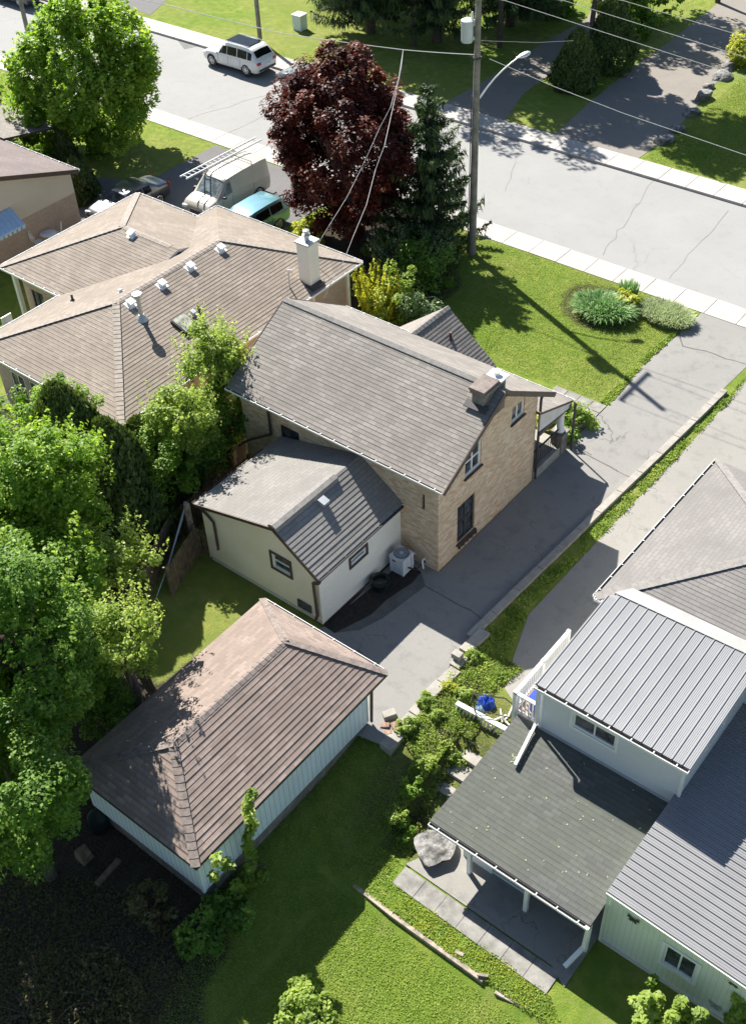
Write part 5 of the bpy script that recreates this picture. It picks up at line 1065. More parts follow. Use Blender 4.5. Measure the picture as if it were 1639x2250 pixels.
# ---------------------------------------------------------------- poles and wires
PB=G(1037,557)
def main_pole():
    T=thing('utility_pole','tall wooden utility pole with a transformer and a street lamp, standing in the front lawn','utility pole',tuple(PB)); b=PB; H=14.2
    m=MB(); m.tube([b-(0,0,.3),b+(0,0,H*.5),b+(0,0,H)],[.19,.155,.115],14); m.build('pole','pole_wood',T,smooth=True)
    c=b+np.array([-.36,-.16,0]); c=b+np.array([-.40,-.20,0])
    m=MB(); m.lathe(c,[(.02,10.22),(.235,10.24),(.27,10.3),(.275,11.08),(.285,11.1),(.285,11.16),(.12,11.24),(.02,11.25)],20); t=m.build('transformer','ac_white',T,smooth=True)
    m=MB(); m.lathe(c+(.16,.1,0),[(.05,11.15),(.06,11.3),(.04,11.34),(.06,11.38),(.03,11.5)],10); m.lathe(c+(-.24,.1,0),[(.03,11.0),(.045,11.08),(.03,11.14)],8); m.build('bushing','white_plastic',t)
    m=MB(); m.obox(b+(-.18,-.09,11.0),(.9,.45,0),(-.45,.9,0),(0,0,1),.1,.07,.05); m.obox(b+(-.18,-.09,10.4),(.9,.45,0),(-.45,.9,0),(0,0,1),.1,.07,.05); m.build('bracket','galvanised',T)
    m=MB(); m.box(b[0]-.07,b[0]+.07,b[1]-1.2,b[1]+1.2,12.35,12.47); m.build('crossarm','pole_wood',T)
    for dy in (-1.1,-.45,1.1): m=MB(); m.lathe(b+(0,dy,12.47),[(.03,0),(.06,.05),(.06,.13),(.03,.17)],10); m.build('insulator','white_plastic',T)
    a=b+np.array([.12,.1,7.78]); e=G(1140,124,9.35); d=e-a; P=[a+d*s+np.array([0,0,.55*math.sin(s*1.57)*(1-s)]) for s in (0,.2,.4,.6,.8,.93,1)]
    m=MB(); m.tube(P,[.04,.037,.034,.032,.03,.03,.03],8); arm=m.build('lamp_arm','aluminium',T,smooth=True)
    dd=d/np.linalg.norm(d); dd[2]*=.3; dd/=np.linalg.norm(dd); s=np.cross(dd,(0,0,1)); u=np.cross(s,dd); m=MB(); n=9; prev=None
    prof=[(-.12,.05),(0,.09),(.12,.16),(.3,.19),(.45,.16),(.54,.07)]
    rings=[[e+dd*x+s*r*math.cos(2*math.pi*k/12)+u*(r*.55*math.sin(2*math.pi*k/12)) for k in range(12)] for x,r in prof]
    for A,B in zip(rings,rings[1:]):
        for k in range(12): m.face([A[k],A[(k+1)%12],B[(k+1)%12],B[k]])
    m.face(rings[0][::-1]); m.face(rings[-1]); m.build('lamp_head','aluminium',T,smooth=True)
    m=MB(); m.lathe(b+(.0,-.0,0),[(.2,9.55),(.2,9.62)],12); m.tube([b+(-.18,-.08,9.7),b+(-.3,-.1,9.6),b+(-.25,-.1,9.3)],.02,5); m.tube([b+(-.17,-.1,7.9),b+(-.19,-.1,4),b+(-.2,-.1,.1)],.022,5); m.build('fittings','dark_trim',T)
main_pole()
def pole(name,label,b,top,r0=.16,r1=.11,mat='pole_wood'):
    m=MB(); b=np.array(b,float); m.tube([b-(0,0,.3),b+(0,0,top/2),b+(0,0,top)],[r0,(r0+r1)/2,r1],12); return tag(m.build(name,mat,smooth=True),label,'utility pole')
pole('wooden_pole','wooden pole cut by the top edge, behind the white parked car',G(572,90),13)
b3=G(64,82); pole('wooden_pole','grey-green pole at the top left, half hidden by the bright green maple',(b3[0],b3[1],0),13)
def wire(name,label,P,r=.012,sag=.0,mat='wire_light'):
    P=[np.array(p,float) for p in P]; Q=[]
    for a,b in zip(P,P[1:]):
        n=12
        for i in range(n): t=i/n; q=a+(b-a)*t; q[2]-=sag*4*t*(1-t); Q.append(q)
    Q.append(P[-1]); m=MB(); m.tube(Q,r,5); return tag(m.build(name,mat),label,'wire')
bx,by=PB[0],PB[1]
def ext(a,b,x):  t=(x-a[0])/(b[0]-a[0]); return a+(b-a)*t
for (p,q,y,lb) in (((1110,0),(1639,170),by-1.1,'lowest of the three bare wires crossing the top right corner'),((1240,0),(1639,125),by-.45,'middle of the three bare wires crossing the top right corner'),((1370,0),(1639,80),by+1.1,'highest of the three bare wires crossing the top right corner')):
    A,B=GY(*p,y),GY(*q,y); e=(A-np.array([bx,y,12.62])); wire('power_line',lb,[(bx,y,12.62),A,B,ext(A,B,B[0]+20)],.011)
A=GY(350,5,by-.1); J=GY(886,108,by-.1); K=GY(1050,119,by-.1); wire('cable_bundle','thick pale cable running from the top left to the utility pole above the red maple',[ext(A,J,A[0]-25),A,GY(620,72,by-.1),J,K],.02,.02)
A=GY(1075,128,by+.1); M_=GY(1370,248,by+.1); B=GY(1639,340,by+.1); wire('telephone_cable','pale cable from the utility pole down past the street lamp to the right edge',[A,GY(1220,190,by+.1),M_,B,ext(M_,B,B[0]+20)],.012)
wire('thin_cable','thin dark cable leading from the utility pole across the shaded lawn',[PB+(.1,.1,10.3),G(1180,92,9.5),G(1260,88,9.0)],.01,0,'wire_light')
S=J.copy()
def drop(label,pix,z0,z1):
    n=len(pix); P=[S]+[G(x,y,z0+(z1-z0)*((i+1)/n)) for i,(x,y) in enumerate(pix)]; return wire('service_cable',label,P,.012)
drop('service cable dropping in front of the red maple to the brick house',[(881,152),(871,200),(845,318),(825,372),(805,450),(776,519),(753,578),(731,612),(712,655)],9.3,3.6)
drop('service cable dropping in front of the red maple to the tan-roofed bungalow',[(876,170),(858,235),(834,280),(812,330),(791,375),(762,433),(725,492),(703,528),(690,560)],9.2,3.9)
b=G(660,63); T=thing('utility_box','pale green utility pedestal on the far lawn','utility box',tuple(b)); m=MB(); m.box(b[0]-.38,b[0]+.38,b[1]-.35,b[1]+.35,0,.95); m.build('cabinet','board_siding',T,bevel=.03); m=MB(); m.box(b[0]-.42,b[0]+.42,b[1]-.39,b[1]+.39,.95,1.05); m.build('lid','white_paint',T,bevel=.03)
# ---------------------------------------------------------------- vehicles
def car(name,label,loc,heading,paintm,L=4.6,W=1.86,H=1.6,kind='suv',glass='car_glass',cat='car'):
    """heading = direction of travel, radians ccw from +X. Body lofted through cross-sections, glass, lamps and wheels as parts."""
    T=thing(name,label,cat,(loc[0],loc[1],0)); T.rotation_euler=(0,0,heading); hw=W/2
    # stations: x from rear(-) to front(+), z_sill, z_belt, z_top, half width belt, half width top
    if kind=='suv': st=[(-.50,.45,.80,.92,.80,.62),(-.485,.30,.95,1.02,.93,.78),(-.455,.26,.98,1.12/1.6*H,.97,.80),(-.40,.25,.98,1.44/1.6*H,.99,.76),(-.33,.25,.97,1.56/1.6*H,1,.77),(-.15,.25,.96,H,1,.78),(.03,.25,.95,.985*H,1,.78),(.12,.25,.95,.93*H,1,.76),(.22,.25,.95,1.02+.02,1,.82),(.26,.25,.94,1.0,.99,.86),(.40,.26,.90,.94,.97,.80),(.47,.30,.78,.82,.92,.72),(.50,.40,.62,.66,.80,.60)]
    elif kind=='sedan': st=[(-.50,.42,.72,.78,.80,.66),(-.48,.28,.88,.94,.92,.78),(-.40,.24,.92,1.0,.97,.82),(-.33,.24,.92,1.03,.99,.82),(-.22,.24,.92,.96*H,1,.70),(-.10,.24,.91,H,1,.70),(.06,.24,.90,.99*H,1,.70),(.12,.24,.90,.94*H,1,.71),(.24,.24,.90,.97,1,.82),(.28,.24,.88,.95,.99,.84),(.42,.25,.80,.84,.96,.78),(.48,.30,.66,.70,.90,.68),(.50,.38,.55,.58,.78,.6)]
    elif kind=='wagon': st=[(-.50,.42,.75,.82,.82,.68),(-.49,.28,.92,.98,.94,.80),(-.46,.24,.95,1.30/1.55*H,.97,.74),(-.40,.24,.95,.97*H,.99,.75),(-.2,.24,.94,H,1,.76),(.02,.24,.93,.99*H,1,.76),(.12,.24,.92,.93*H,1,.76),(.25,.24,.92,.99,1,.82),(.29,.24,.90,.96,.99,.84),(.42,.25,.82,.86,.96,.78),(.48,.30,.68,.72,.90,.68),(.50,.38,.55,.58,.78,.6)]
    else: st=[(-.50,.40,1.1,.90*H,.92,.76),(-.485,.30,1.12,.965*H,.97,.80),(-.40,.28,1.12,.99*H,1,.80),(-.1,.28,1.12,H,1,.80),(.10,.28,1.12,.985*H,1,.79),(.155,.28,1.12,.945*H,1,.77),(.315,.28,1.08,1.18,1,.82),(.35,.28,1.07,1.16,.99,.84),(.44,.28,1.0,1.06,.96,.80),(.485,.30,.86,.92,.93,.76),(.50,.40,.7,.74,.88,.7)]
    def ring(s,off=0.):
        x,zs,zb,zt,wb,wt=s; wb*=hw; wt*=hw; P=[(wb*.93,zs),(wb,zs+(zb-zs)*.35),(wb*1.0,zb-.12),(wb*.975,zb),(wb*.975*.25+wt*.75,zb+(zt-zb)*.75) if zt-zb>.25 else (wt*.4+wb*.585,zb+(zt-zb)*.6),(wt,zt-.015 if zt-zb>.25 else zt-.005),(wt*.6,zt+.012),(0,zt+.02)]
        return [np.array([x*L,y,z]) for y,z in P]
    R=[ring(s) for s in st]; m=MB(); full=[r+[p*[1,-1,1] for p in r[-2::-1]] for r in R]
    for a,b in zip(full,full[1:]):
        for k in range(len(a)-1): m.face([a[k],a[k+1],b[k+1],b[k]])
        m.face([a[-1],a[0],b[0],b[-1]])
    m.face(full[0]); m.face(full[-1][::-1]); body=m.build('body',paintm,T,smooth=True)
    body.parent=T; body.matrix_parent_inverse=Matrix.Identity(4)
    def P_(mb,nm,mt,par=T,**k):
        o=mb.build(nm,mt,None,**k); o.parent=par; o.matrix_parent_inverse=Matrix.Identity(4); return o
    def lerp(i,j,s,t):     # point on the loft between stations i,i+1 and profile j,j+1
        a=R[i][j]*(1-t)+R[i][j+1]*t; b=R[i+1][j]*(1-t)+R[i+1][j+1]*t; return a*(1-s)+b*s
    def patch(nm,mt,cells,off,sides=(1,-1)):
        for sd_ in sides:
            mb=MB()
            for q in cells:
                c=[np.array(p)*[1,sd_,1] for p in q]; n=np.cross(c[1]-c[0],c[2]-c[0]); n/=np.linalg.norm(n)+1e-9
                if np.dot(n,[0,sd_,.6])<0 and abs(n[1])>.3: n=-n
                elif abs(n[1])<=.3 and n[2]<0: n=-n
                c=[p+n*off for p in c]; mb.face(c)
            P_(mb,nm,mt)
    tops=[i for i,s in enumerate(st) if s[3]-s[2]>.38*1]
    i0,i1=tops[0],tops[-1]
    # side glass follows the belt line
    cells=[]
    for i in range(i0,i1 if kind!='van' else i1):
        if kind=='van' and st[i][0]<.10: continue
        cells.append([lerp(i,3,.06,.12),lerp(i,3,.97,.12),lerp(i,4,.97,.0)*.15+lerp(i,3,.97,1)*.85,lerp(i,4,.06,.0)*.15+lerp(i,3,.06,1)*.85])
    # triangular glass ahead of the last tall station
    cells.append([lerp(i1,3,.02,.12),lerp(i1,3,.55,.12),lerp(i1,3,.02,.9)])
    patch('side_window',glass,cells,.012)
    def cross(i,s0,s1,nm,mt,inset=.88):
        a=R[i][5]*(1-s0)+R[i+1][5]*s0; b=R[i][5]*(1-s1)+R[i+1][5]*s1; a7=R[i][7]*(1-s0)+R[i+1][7]*s0; b7=R[i][7]*(1-s1)+R[i+1][7]*s1
        mb=MB(); A=[a*[1,inset,1],(a7*[1,0,1]),a*[1,-inset,1]]; B=[b*[1,inset,1],b7*[1,0,1],b*[1,-inset,1]]
        n=np.cross(B[1]-A[1],A[2]-A[0]); n/=np.linalg.norm(n); n=n if n[2]>0 else -n
        A=[p+n*.018 for p in A];B=[p+n*.018 for p in B]; mb.face([A[0],A[1],B[1],B[0]]); mb.face([A[1],A[2],B[2],B[1]]); return P_(mb,nm,mt)
    ws=cross(i1,.08,.94,'windshield',glass,.93)
    if kind=='suv': cross(2,-.1,.95,'rear_window',glass,.9)
    elif kind=='wagon': cross(2,-.55,.9,'rear_window',glass,.9)
    elif kind=='sedan': cross(i0-1,.1,.9,'rear_window',glass,.9)
    # lamps, bumper, plates
    for sd_ in (1,-1):
        y=hw*.74*sd_; mb=MB(); xr=-.49*L; z=.86 if kind!='van' else .95
        mb.obox((xr+.0,y,z),(1,0,0),(0,1,0),(0,0,1),.06,.17,.085); P_(mb,'tail_light','tail_red',bevel=.02)
        mb=MB(); xf=L*(.462 if kind!='van' else .49); mb.obox((xf,hw*.7*sd_,.68 if kind!='van' else .78),(1,-.45*sd_,0),(.45*sd_,1,0),(0,0,1),.07,.19,.07); P_(mb,'headlight','lamp_clear',bevel=.02)
        mb=MB(); mb.obox((L*.20 if kind!='van' else L*.25,hw*1.07*sd_,1.0 if kind!='van' else 1.2),(1,0,0),(0,1,0),(0,0,1),.08,.1,.06); P_(mb,'mirror',paintm if kind!='van' else 'black_metal',bevel=.02)
        mb=MB()
        for x in (-.06,.12) if kind!='van' else (.10,): mb.obox((x*L,hw*.995*sd_,.86),(1,0,0),(0,1,0),(0,0,1),.09,.012,.014)
        P_(mb,'door_handle','rim_silver')
    for sd_ in (1,-1):
        for x in ((-.20,.015,.195) if kind!='van' else (-.22,.115,.265)):
            mb=MB(); mb.box(x*L-.008,x*L+.008,hw*.985*sd_-.02,hw*1.0*sd_+.004 if sd_>0 else hw*1.0*sd_-.004,.42,.90 if kind!='van' else 1.05); P_(mb,'door_seam','black_rubber')
    mb=MB(); mb.box(-.507*L,-.497*L,-.24,.24,.62,.76); P_(mb,'licence_plate','lamp_clear')
    mb=MB(); mb.box(-.505*L,-.47*L,-hw*.78,hw*.78,.38,.50); mb.box(.475*L,.502*L,-hw*.7,hw*.7,.30,.42); P_(mb,'bumper_trim','black_metal' if kind!='sedan' else 'dark_trim')
    mb=MB(); mb.box(.485*L,.504*L,-hw*.38,hw*.38,.5,.62 if kind!='van' else .74); P_(mb,'front_grille','black_metal')
    mb=MB(); mb.box(-L*.42,L*.42,-hw*.8,hw*.8,.16,.30); P_(mb,'underbody','black_rubber')
    wr=.36 if kind in('suv','van') else .33; wb=L*.61 if kind!='van' else L*.60; xc=L*.012
    for sx in (-1,1):
        for sy in (-1,1):
            x=xc+sx*wb/2; mb=MB(); mb.lathe((x,0,wr),[(wr+.055,hw*.60*sy),(wr+.055,hw*.992*sy)] if sy>0 else [(wr+.055,hw*.992*sy),(wr+.055,hw*.60*sy)],22,axis=1); P_(mb,'wheel_arch','black_rubber')
            mb=MB(); pr=[(wr*.8,.80),(wr*.97,.82),(wr,.86),(wr,.97),(wr*.95,1.0),(wr*.68,1.0)]; pr=[(r,hw*y*sy) for r,y in pr]
            if sy<0: pr=pr[::-1]
            mb.lathe((x,0,wr),pr,22,axis=1); wh=P_(mb,'wheel','black_rubber')
            mb=MB(); y=hw*1.003*sy; mb.tube([(x+wr*.63*math.cos(t),y,wr+wr*.63*math.sin(t)) for t in np.linspace(0,6.283,21)],.025,5,False)
            for k in range(7): t=2*math.pi*k/7+.3; mb.bar((x,y,wr),(x+wr*.62*math.cos(t),y,wr+wr*.62*math.sin(t)),.05,.022,up=(0,1,0))
            mb.lathe((x,0,wr),[(wr*.2,y-.02),(wr*.2,y+.015)],10,axis=1); P_(mb,'rim','rim_silver',wh)
    return T,R,st,P_
T,R,st,P_=car('parked_suv','white parked SUV with a dark glass roof at the far kerb',((-53.86),52.22),math.pi,'white_car',4.95,1.95,1.72,'suv')
mb=MB(); mb.box(-1.55,.45,-.62,.62,1.742,1.752); P_(mb,'sunroof','car_glass')
for s in (-1,1): mb=MB(); mb.bar((-1.7,s*.70,1.76),(.5,s*.70,1.77),.035,.03); P_(mb,'roof_rail','rim_silver')
car('parked_sedan','teal grey sedan parked at the far kerb, mostly hidden by the red maple',(-47.5,52.1),math.pi,'teal_car',4.75,1.85,1.42,'sedan')
v=G(52,6,.0); car('dark_hatchback','dark car at the far kerb cut by the top left corner of the photo',(v[0]-1.0,52.2),math.pi,'dark_car',4.6,1.85,1.5,'wagon')
T,R,st,P_=car('work_van','beige work van with roof racks and an aluminium ladder, parked in the bungalow driveway',(-41.4,38.15),-math.pi/2,'tan_van',4.75,1.95,1.98,'van','pale_glass',cat='van')
for x in (1.05-.35,-1.3):
    mb=MB(); mb.tube([(x,-.72,1.93),(x,-.70,2.1),(x,.70,2.1),(x,.72,1.93)],.022,6); P_(mb,'roof_rack','black_metal')
T=thing('ladder','long aluminium extension ladder tied on the left of the van roof','ladder',(-42.1,38.7,2.2)); P0=[G(400,388,2.16),G(411,392,2.16),G(577,310,2.16),G(561,306,2.16)]
xa,xb=-42.42,-41.98; 
for x in (xa,xb): m=MB(); m.bar((x,36.0,2.17),(x+.15,41.5,2.2),.035,.09); m.build('rail','aluminium',T)
for i in range(18): y=36.2+i*.3; m=MB(); dx=(y-36)*.027; m.tube([(xa+dx,y,2.18),(xb+dx,y,2.18)],.018,6); m.build('rung','aluminium',T)
car('teal_wagon','teal blue estate car with a pale sunlit roof, behind the bungalow roof beside the van',(-38.25,36.3),math.pi/2*-1,'blue_car',4.7,1.8,1.56,'wagon')
car('black_sedan','black car with a glaring windscreen behind the corner of the bungalow',(-45.25,34.65),-math.pi/2,'black_car',4.6,1.8,1.42,'sedan')
# ---------------------------------------------------------------- trees and plants
def hv(px,py,base):      # point on the vertical through base seen at this pixel
    d=ray(px,py); t=np.dot(np.array(base[:2])-CAM[:2],d[:2])/np.dot(d[:2],d[:2]); return np.array([CAM[0]+t*d[0],CAM[1]+t*d[1],CAM[2]+t*d[2]])
def egg(cc,R,a=.30):            # maples: narrower towards the top
    z=cc[:,2]/R[2]; k=np.where(z>0,1-a*np.clip(z,0,1.3)**1.6,1-.12*z*z); out=cc.copy(); out[:,:2]*=k[:,None]; return out
b=G(196,336); c=hv(195,170,b); tree('maple_tree','bright green rounded maple between the street and the far left house',b,c,(3.9,3.9,4.1),330,.62,105,.17,'leaf_maple',1,.17,shape=egg,shoots=170,amp=.09,inner=.3)
b=G(772,528); c=hv(750,322,b); tree('red_maple','large dark red maple in front of the second parked car',b,c,(3.3,3.2,4.7),430,.5,95,.14,'leaf_red',2,.2,amp=.06,inner=.35,shape=lambda c,R:egg(c,R,.12),upb=.6)
b=G(690,520); c=hv(655,400,G(690,500))
b=G(940,548); t=hv(918,168,b); spruce('norway_spruce','drooping dark spruce with a pale green tip between the red maple and the utility pole',b,t[2],3.0,5,levels=11,per=12,fringe=.34,dens=1.1,droop=.2,z0=.3)
# big tree mass on the left
def T_(lab,px,py,z,r,K,cr,per,leaf,mat,seed,h=None,name='broadleaf_tree',**k):
    c=G(px,py,z); b=np.array([c[0],c[1],Hz(c[0],c[1])]); return tree(name,lab,b,c,r,K,cr,per,leaf,mat,seed,**k)
T_('tall broadleaf tree at the left edge, its sunlit crown level with the cream extension',62,1075,6.0,(2.25,2.2,2.1),230,.42,100,.10,'leaf_maple',11,shape=egg,shoots=90)
T_('broad tree in the lower left, its crown overhanging the west end of the garage roof',62,1420,5.4,(2.15,2.0,2.9),230,.42,100,.095,'leaf_maple_dark',12,shape=egg,shoots=90)
T_('leafy crown filling the gap between the two large trees at the left edge',125,1275,4.7,(1.4,1.35,1.5),130,.4,95,.10,'leaf_maple',25,shape=egg,shoots=40)
T_('tree crown at the very left edge between the two large trees',5,1260,5.4,(1.4,1.4,1.5),110,.4,95,.10,'leaf_maple',26)
T_('dark tree low at the left edge, beside the shaded end of the garage',25,1725,4.0,(1.9,1.8,2.5),190,.42,90,.095,'leaf_maple_dark',13)
T_('slender bright maple rising between the bungalow and the brick house',478,795,4.6,(.95,.95,1.55),90,.32,85,.09,'leaf_bright',14,name='young_maple',shoots=50)
T_('bright leafy tree at the corner of the bungalow roof',400,925,3.9,(.95,.95,1.3),90,.32,85,.09,'leaf_bright',15,shoots=30)
T_('dark leafy tree between the slender maple and the end of the brick house',492,905,2.6,(1.0,.95,1.3),90,.34,85,.09,'leaf_maple_dark',23)
T_('dark leafy tree filling the gap above the board fence',425,985,2.4,(1.05,1.0,1.1),90,.34,85,.09,'leaf_maple_dark',24)
T_('yellowish green tree over the end of the board fence',345,1015,3.0,(1.1,1.05,1.45),80,.32,80,.085,'leaf_maple',16)
T_('olive tree between the dark cedar and the wide left tree',120,905,4.2,(1.15,1.1,1.0),90,.34,80,.09,'leaf_maple',17)
T_('small bright maple with separate leafy shoots, in front of the dark cedars',242,1240,4.2,(1.05,1.05,1.0),70,.26,70,.085,'leaf_bright',18,name='young_maple',shoots=50,inner=.7)
T_('small pale green maple beside the garage roof, lower one of the pair',262,1415,4.2,(1.0,1.0,1.25),85,.28,75,.085,'leaf_bright',19,name='young_maple',shoots=50,inner=.6)
T_('thin dark sapling crown between the young maples and the garage',225,1545,1.5,(1.0,.9,1.0),50,.34,60,.09,'leaf_maple_dark',22,inner=.7)
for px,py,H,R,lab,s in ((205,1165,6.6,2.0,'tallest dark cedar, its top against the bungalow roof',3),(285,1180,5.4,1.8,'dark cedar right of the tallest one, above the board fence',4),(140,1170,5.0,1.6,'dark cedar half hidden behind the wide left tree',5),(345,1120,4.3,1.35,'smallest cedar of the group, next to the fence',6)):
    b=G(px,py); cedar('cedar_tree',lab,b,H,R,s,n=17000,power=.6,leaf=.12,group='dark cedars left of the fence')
# shade trees out of sight to the west and south-west
for i,(x,y,zc,r,lab) in enumerate(((-26.5,9.5,6.5,2.8,'tall tree west of the garage'),(-24.5,3.5,7.6,3.4,'tall tree in the south-west corner of the yard'),(-20.2,-1.5,6.6,3.3,'tall tree beyond the bottom left corner of the photo'),(-24.0,-5.5,9,3.3,'tall tree beyond the bottom edge of the photo'),(-29,13.0,5.5,2.5,'tree behind the wide left tree'))):
    b=np.array([x,y,Hz(x,y)]); tree('shade_tree',lab,b,b+(0,0,zc),(r,r,r*.95),130,.75,80,.16,'leaf_maple_dark',40+i,inner=.5)
# far side of the street: big spruces and shrubs
for i,(px,py,H,R,lab) in enumerate(((815,70,15,3.9,'large spruce left of the transformer, its skirts at the top edge'),(960,90,16,4.2,'large spruce directly behind the transformer'),(1120,55,15,4.0,'large spruce right of the utility pole top'),(770,-30,15,4.0,'spruce beyond the top edge, left of the others'),(1010,-60,17,4.5,'spruce beyond the top edge behind the others'))):
    b=G(px,py); spruce('spruce_tree',lab,b,H,R,60+i,z0=1.6,levels=22,per=12,dens=.75,fringe=.4,group='large spruces across the street')
for i,(x,y,zc,r,lab) in enumerate(((-58.5,65,12,4.2,'high-crowned tree farthest left on the far lawn'),(-53,63.4,12,4.4,'high-crowned tree on the far lawn left of the transformer'),(-46.5,61.2,12,4.4,'high-crowned tree on the far lawn behind the transformer'),(-41.6,64.0,12.5,3.8,'high-crowned tree left of the shaded far driveway'),(G(1292,150)[0],G(1292,150)[1],12,3.6,'high-crowned tree on the grass between the two far driveways'),(-49.5,72,10,4.2,'tall broadleaf tree far behind the spruces'),(-41,76,10,4.5,'tall broadleaf tree between the two far driveways'),(-33.5,79,9,4.2,'broadleaf tree shading the top of the wide driveway'))):
    tree('shade_tree',lab,(x,y,0),(x,y,zc),(r,r,r*.7),130,.8,75,.2,'leaf_maple_dark',50+i,inner=.6,limbs=4)
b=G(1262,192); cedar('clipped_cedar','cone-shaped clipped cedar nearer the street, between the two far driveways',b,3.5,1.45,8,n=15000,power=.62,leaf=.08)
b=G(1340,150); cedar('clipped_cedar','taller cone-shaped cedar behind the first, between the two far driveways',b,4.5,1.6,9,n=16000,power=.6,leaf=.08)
def S_(name,lab,px,py,r,K,cr,per,leaf,mat,seed,z=None,**k):
    b=G(px,py); b[2]=Hz(b[0],b[1]) if z is None else z
    if z is None and b[2]<-.05: 
        for _ in range(4): b=G(px,py,b[2]); b[2]=Hz(b[0],b[1])
    return shrub(name,lab,b,r,K,cr,per,leaf,mat,seed,**k)
S_('leafy_shrub','light green loose shrub at the top edge behind the cone-shaped cedars',1350,48,(2.0,1.8,2.2),60,.5,80,.14,'leaf_bright',70)
S_('leafy_shrub','olive shrub at the top edge, left of the wide driveway',1430,45,(1.9,1.6,1.5),55,.45,70,.13,'leaf_maple',71)
S_('leafy_shrub','dark loose shrub beside the sunlit patch of lawn, right of the tall cedar',1400,80,(1.3,1.2,1.2),40,.4,70,.12,'leaf_maple_dark',72)
S_('leafy_shrub','dark shrub at the top edge beside the shaded driveway',1220,30,(1.6,1.6,1.5),40,.45,70,.13,'leaf_maple_dark',74)
S_('golden_shrub','yellow-brown shrub at the right edge above the boulders',1633,140,(1.2,1.2,1.0),45,.35,90,.085,'leaf_yellow',73)
# front-garden shrubs
b=G(838,705); wands('forsythia','bright yellow-green upright shrub next to the corner of the bungalow roof',b,1.3,3.2,150,'leaf_yellow',81,leaf=.07,leafs=60)
b=G(905,585); wands('feathery_shrub','tall dusky feathery shrub at the foot of the drooping spruce',b,2.3,2.6,150,'leaf_grey',82,leaf=.05,leafs=40)
b=G(935,560); wands('feathery_shrub','darker feathery shrub between the red maple and the utility pole',b,2.0,2.3,110,'needle_cedar',83,leaf=.06,leafs=40)
S_('garden_shrub','rounded blue-green shrub over the front gable of the brick house',885,722,(1.15,1.05,1.9),70,.32,85,.07,'leaf_bright',84); S_('garden_shrub','small feathery green shrub touching the cross-gable roof',925,738,(1.0,.9,1.4),50,.28,75,.065,'leaf_grey',85)
S_('garden_shrub','dark rounded shrub in the shade of the spruce',930,625,(1.6,1.5,1.5),60,.42,80,.09,'leaf_maple_dark',86); S_('garden_shrub','dark shrub under the red maple',860,575,(1.3,1.2,1.0),40,.4,60,.09,'leaf_maple_dark',87); S_('garden_shrub','small yellowish shrub under the edge of the red maple beside the bungalow',680,520,(.9,.8,.6),34,.3,60,.09,'leaf_yellow',88)
S_('garden_shrub','pale creeping shrub trailing over the bungalow corner',770,645,(.5,.5,.5),14,.2,50,.07,'leaf_bright',89)
b=G(1325,690); blades('daylily_clump','broad clump of arching striped leaves in the front lawn bed',b,1.75,1.25,.95,3000,'blade_green',91,w=.024,bend=1.05,rot=.1)
b=G(1381,668); S_('hosta','yellow-green hosta beside the clump of striped leaves',1378,678,(.55,.5,.5),26,.2,34,.13,'leaf_yellow',92,cat='plant',stems=3); b=G(1380,648); blades('iris_clump','upright dark green iris leaves behind the hosta',b,.7,.5,.75,500,'blade_green',93,w=.02,bend=.35)
b=G(1463,700); blades('grass_clump','wide pale grassy cushion at the street corner of the lawn',b,1.95,1.25,.62,8000,'blade_pale',94,w=.014,bend=.8,rot=-.1,fan=1.3)
S_('porch_plant','leafy green plant beside the porch walk',1265,930,(.75,.65,.5),32,.25,60,.085,'leaf_bright',95,cat='plant'); S_('porch_plant','green plant behind the porch column',1232,925,(.6,.5,.5),26,.22,60,.08,'leaf_maple',96,cat='plant'); S_('porch_plant','yellowish plant in the shade beneath the porch roof edge',1197,945,(.5,.45,.5),20,.22,50,.08,'leaf_yellow',97,cat='plant'); S_('porch_plant','low dark plant at the foot of the porch pier by the driveway',1250,965,(.5,.35,.35),20,.18,50,.07,'leaf_maple_dark',98,cat='plant')
a,b_=G(1283,925,.12),G(1243,960,.12); m=MB(); m.bar(a,b_,.12,.2); tag(m.build('bed_edging','timber'),'pale edging piece along the porch flower bed','edging')
# hedge bits beside the far left house
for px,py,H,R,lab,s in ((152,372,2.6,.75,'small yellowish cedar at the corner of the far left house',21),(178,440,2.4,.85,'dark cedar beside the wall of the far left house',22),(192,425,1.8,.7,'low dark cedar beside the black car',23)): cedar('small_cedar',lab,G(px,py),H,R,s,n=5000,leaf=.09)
for px,py,s in ((60,330,31),(95,345,32),(125,365,33)): S_('foundation_shrub',{31:'low shrub farthest left behind the mauve roof',32:'low shrub in the middle behind the mauve roof edge',33:'low shrub nearest the small cedar behind the mauve roof edge'}[s],px,py,(.8,.7,.6),24,.3,60,.09,'leaf_maple',s)
b=G(-25,300); spruce('spruce_tree','spruce at the left edge in front of the far lawn, only its branch tips showing',b,5.5,2.0,66,z0=.4,levels=14,per=10,dens=.9)
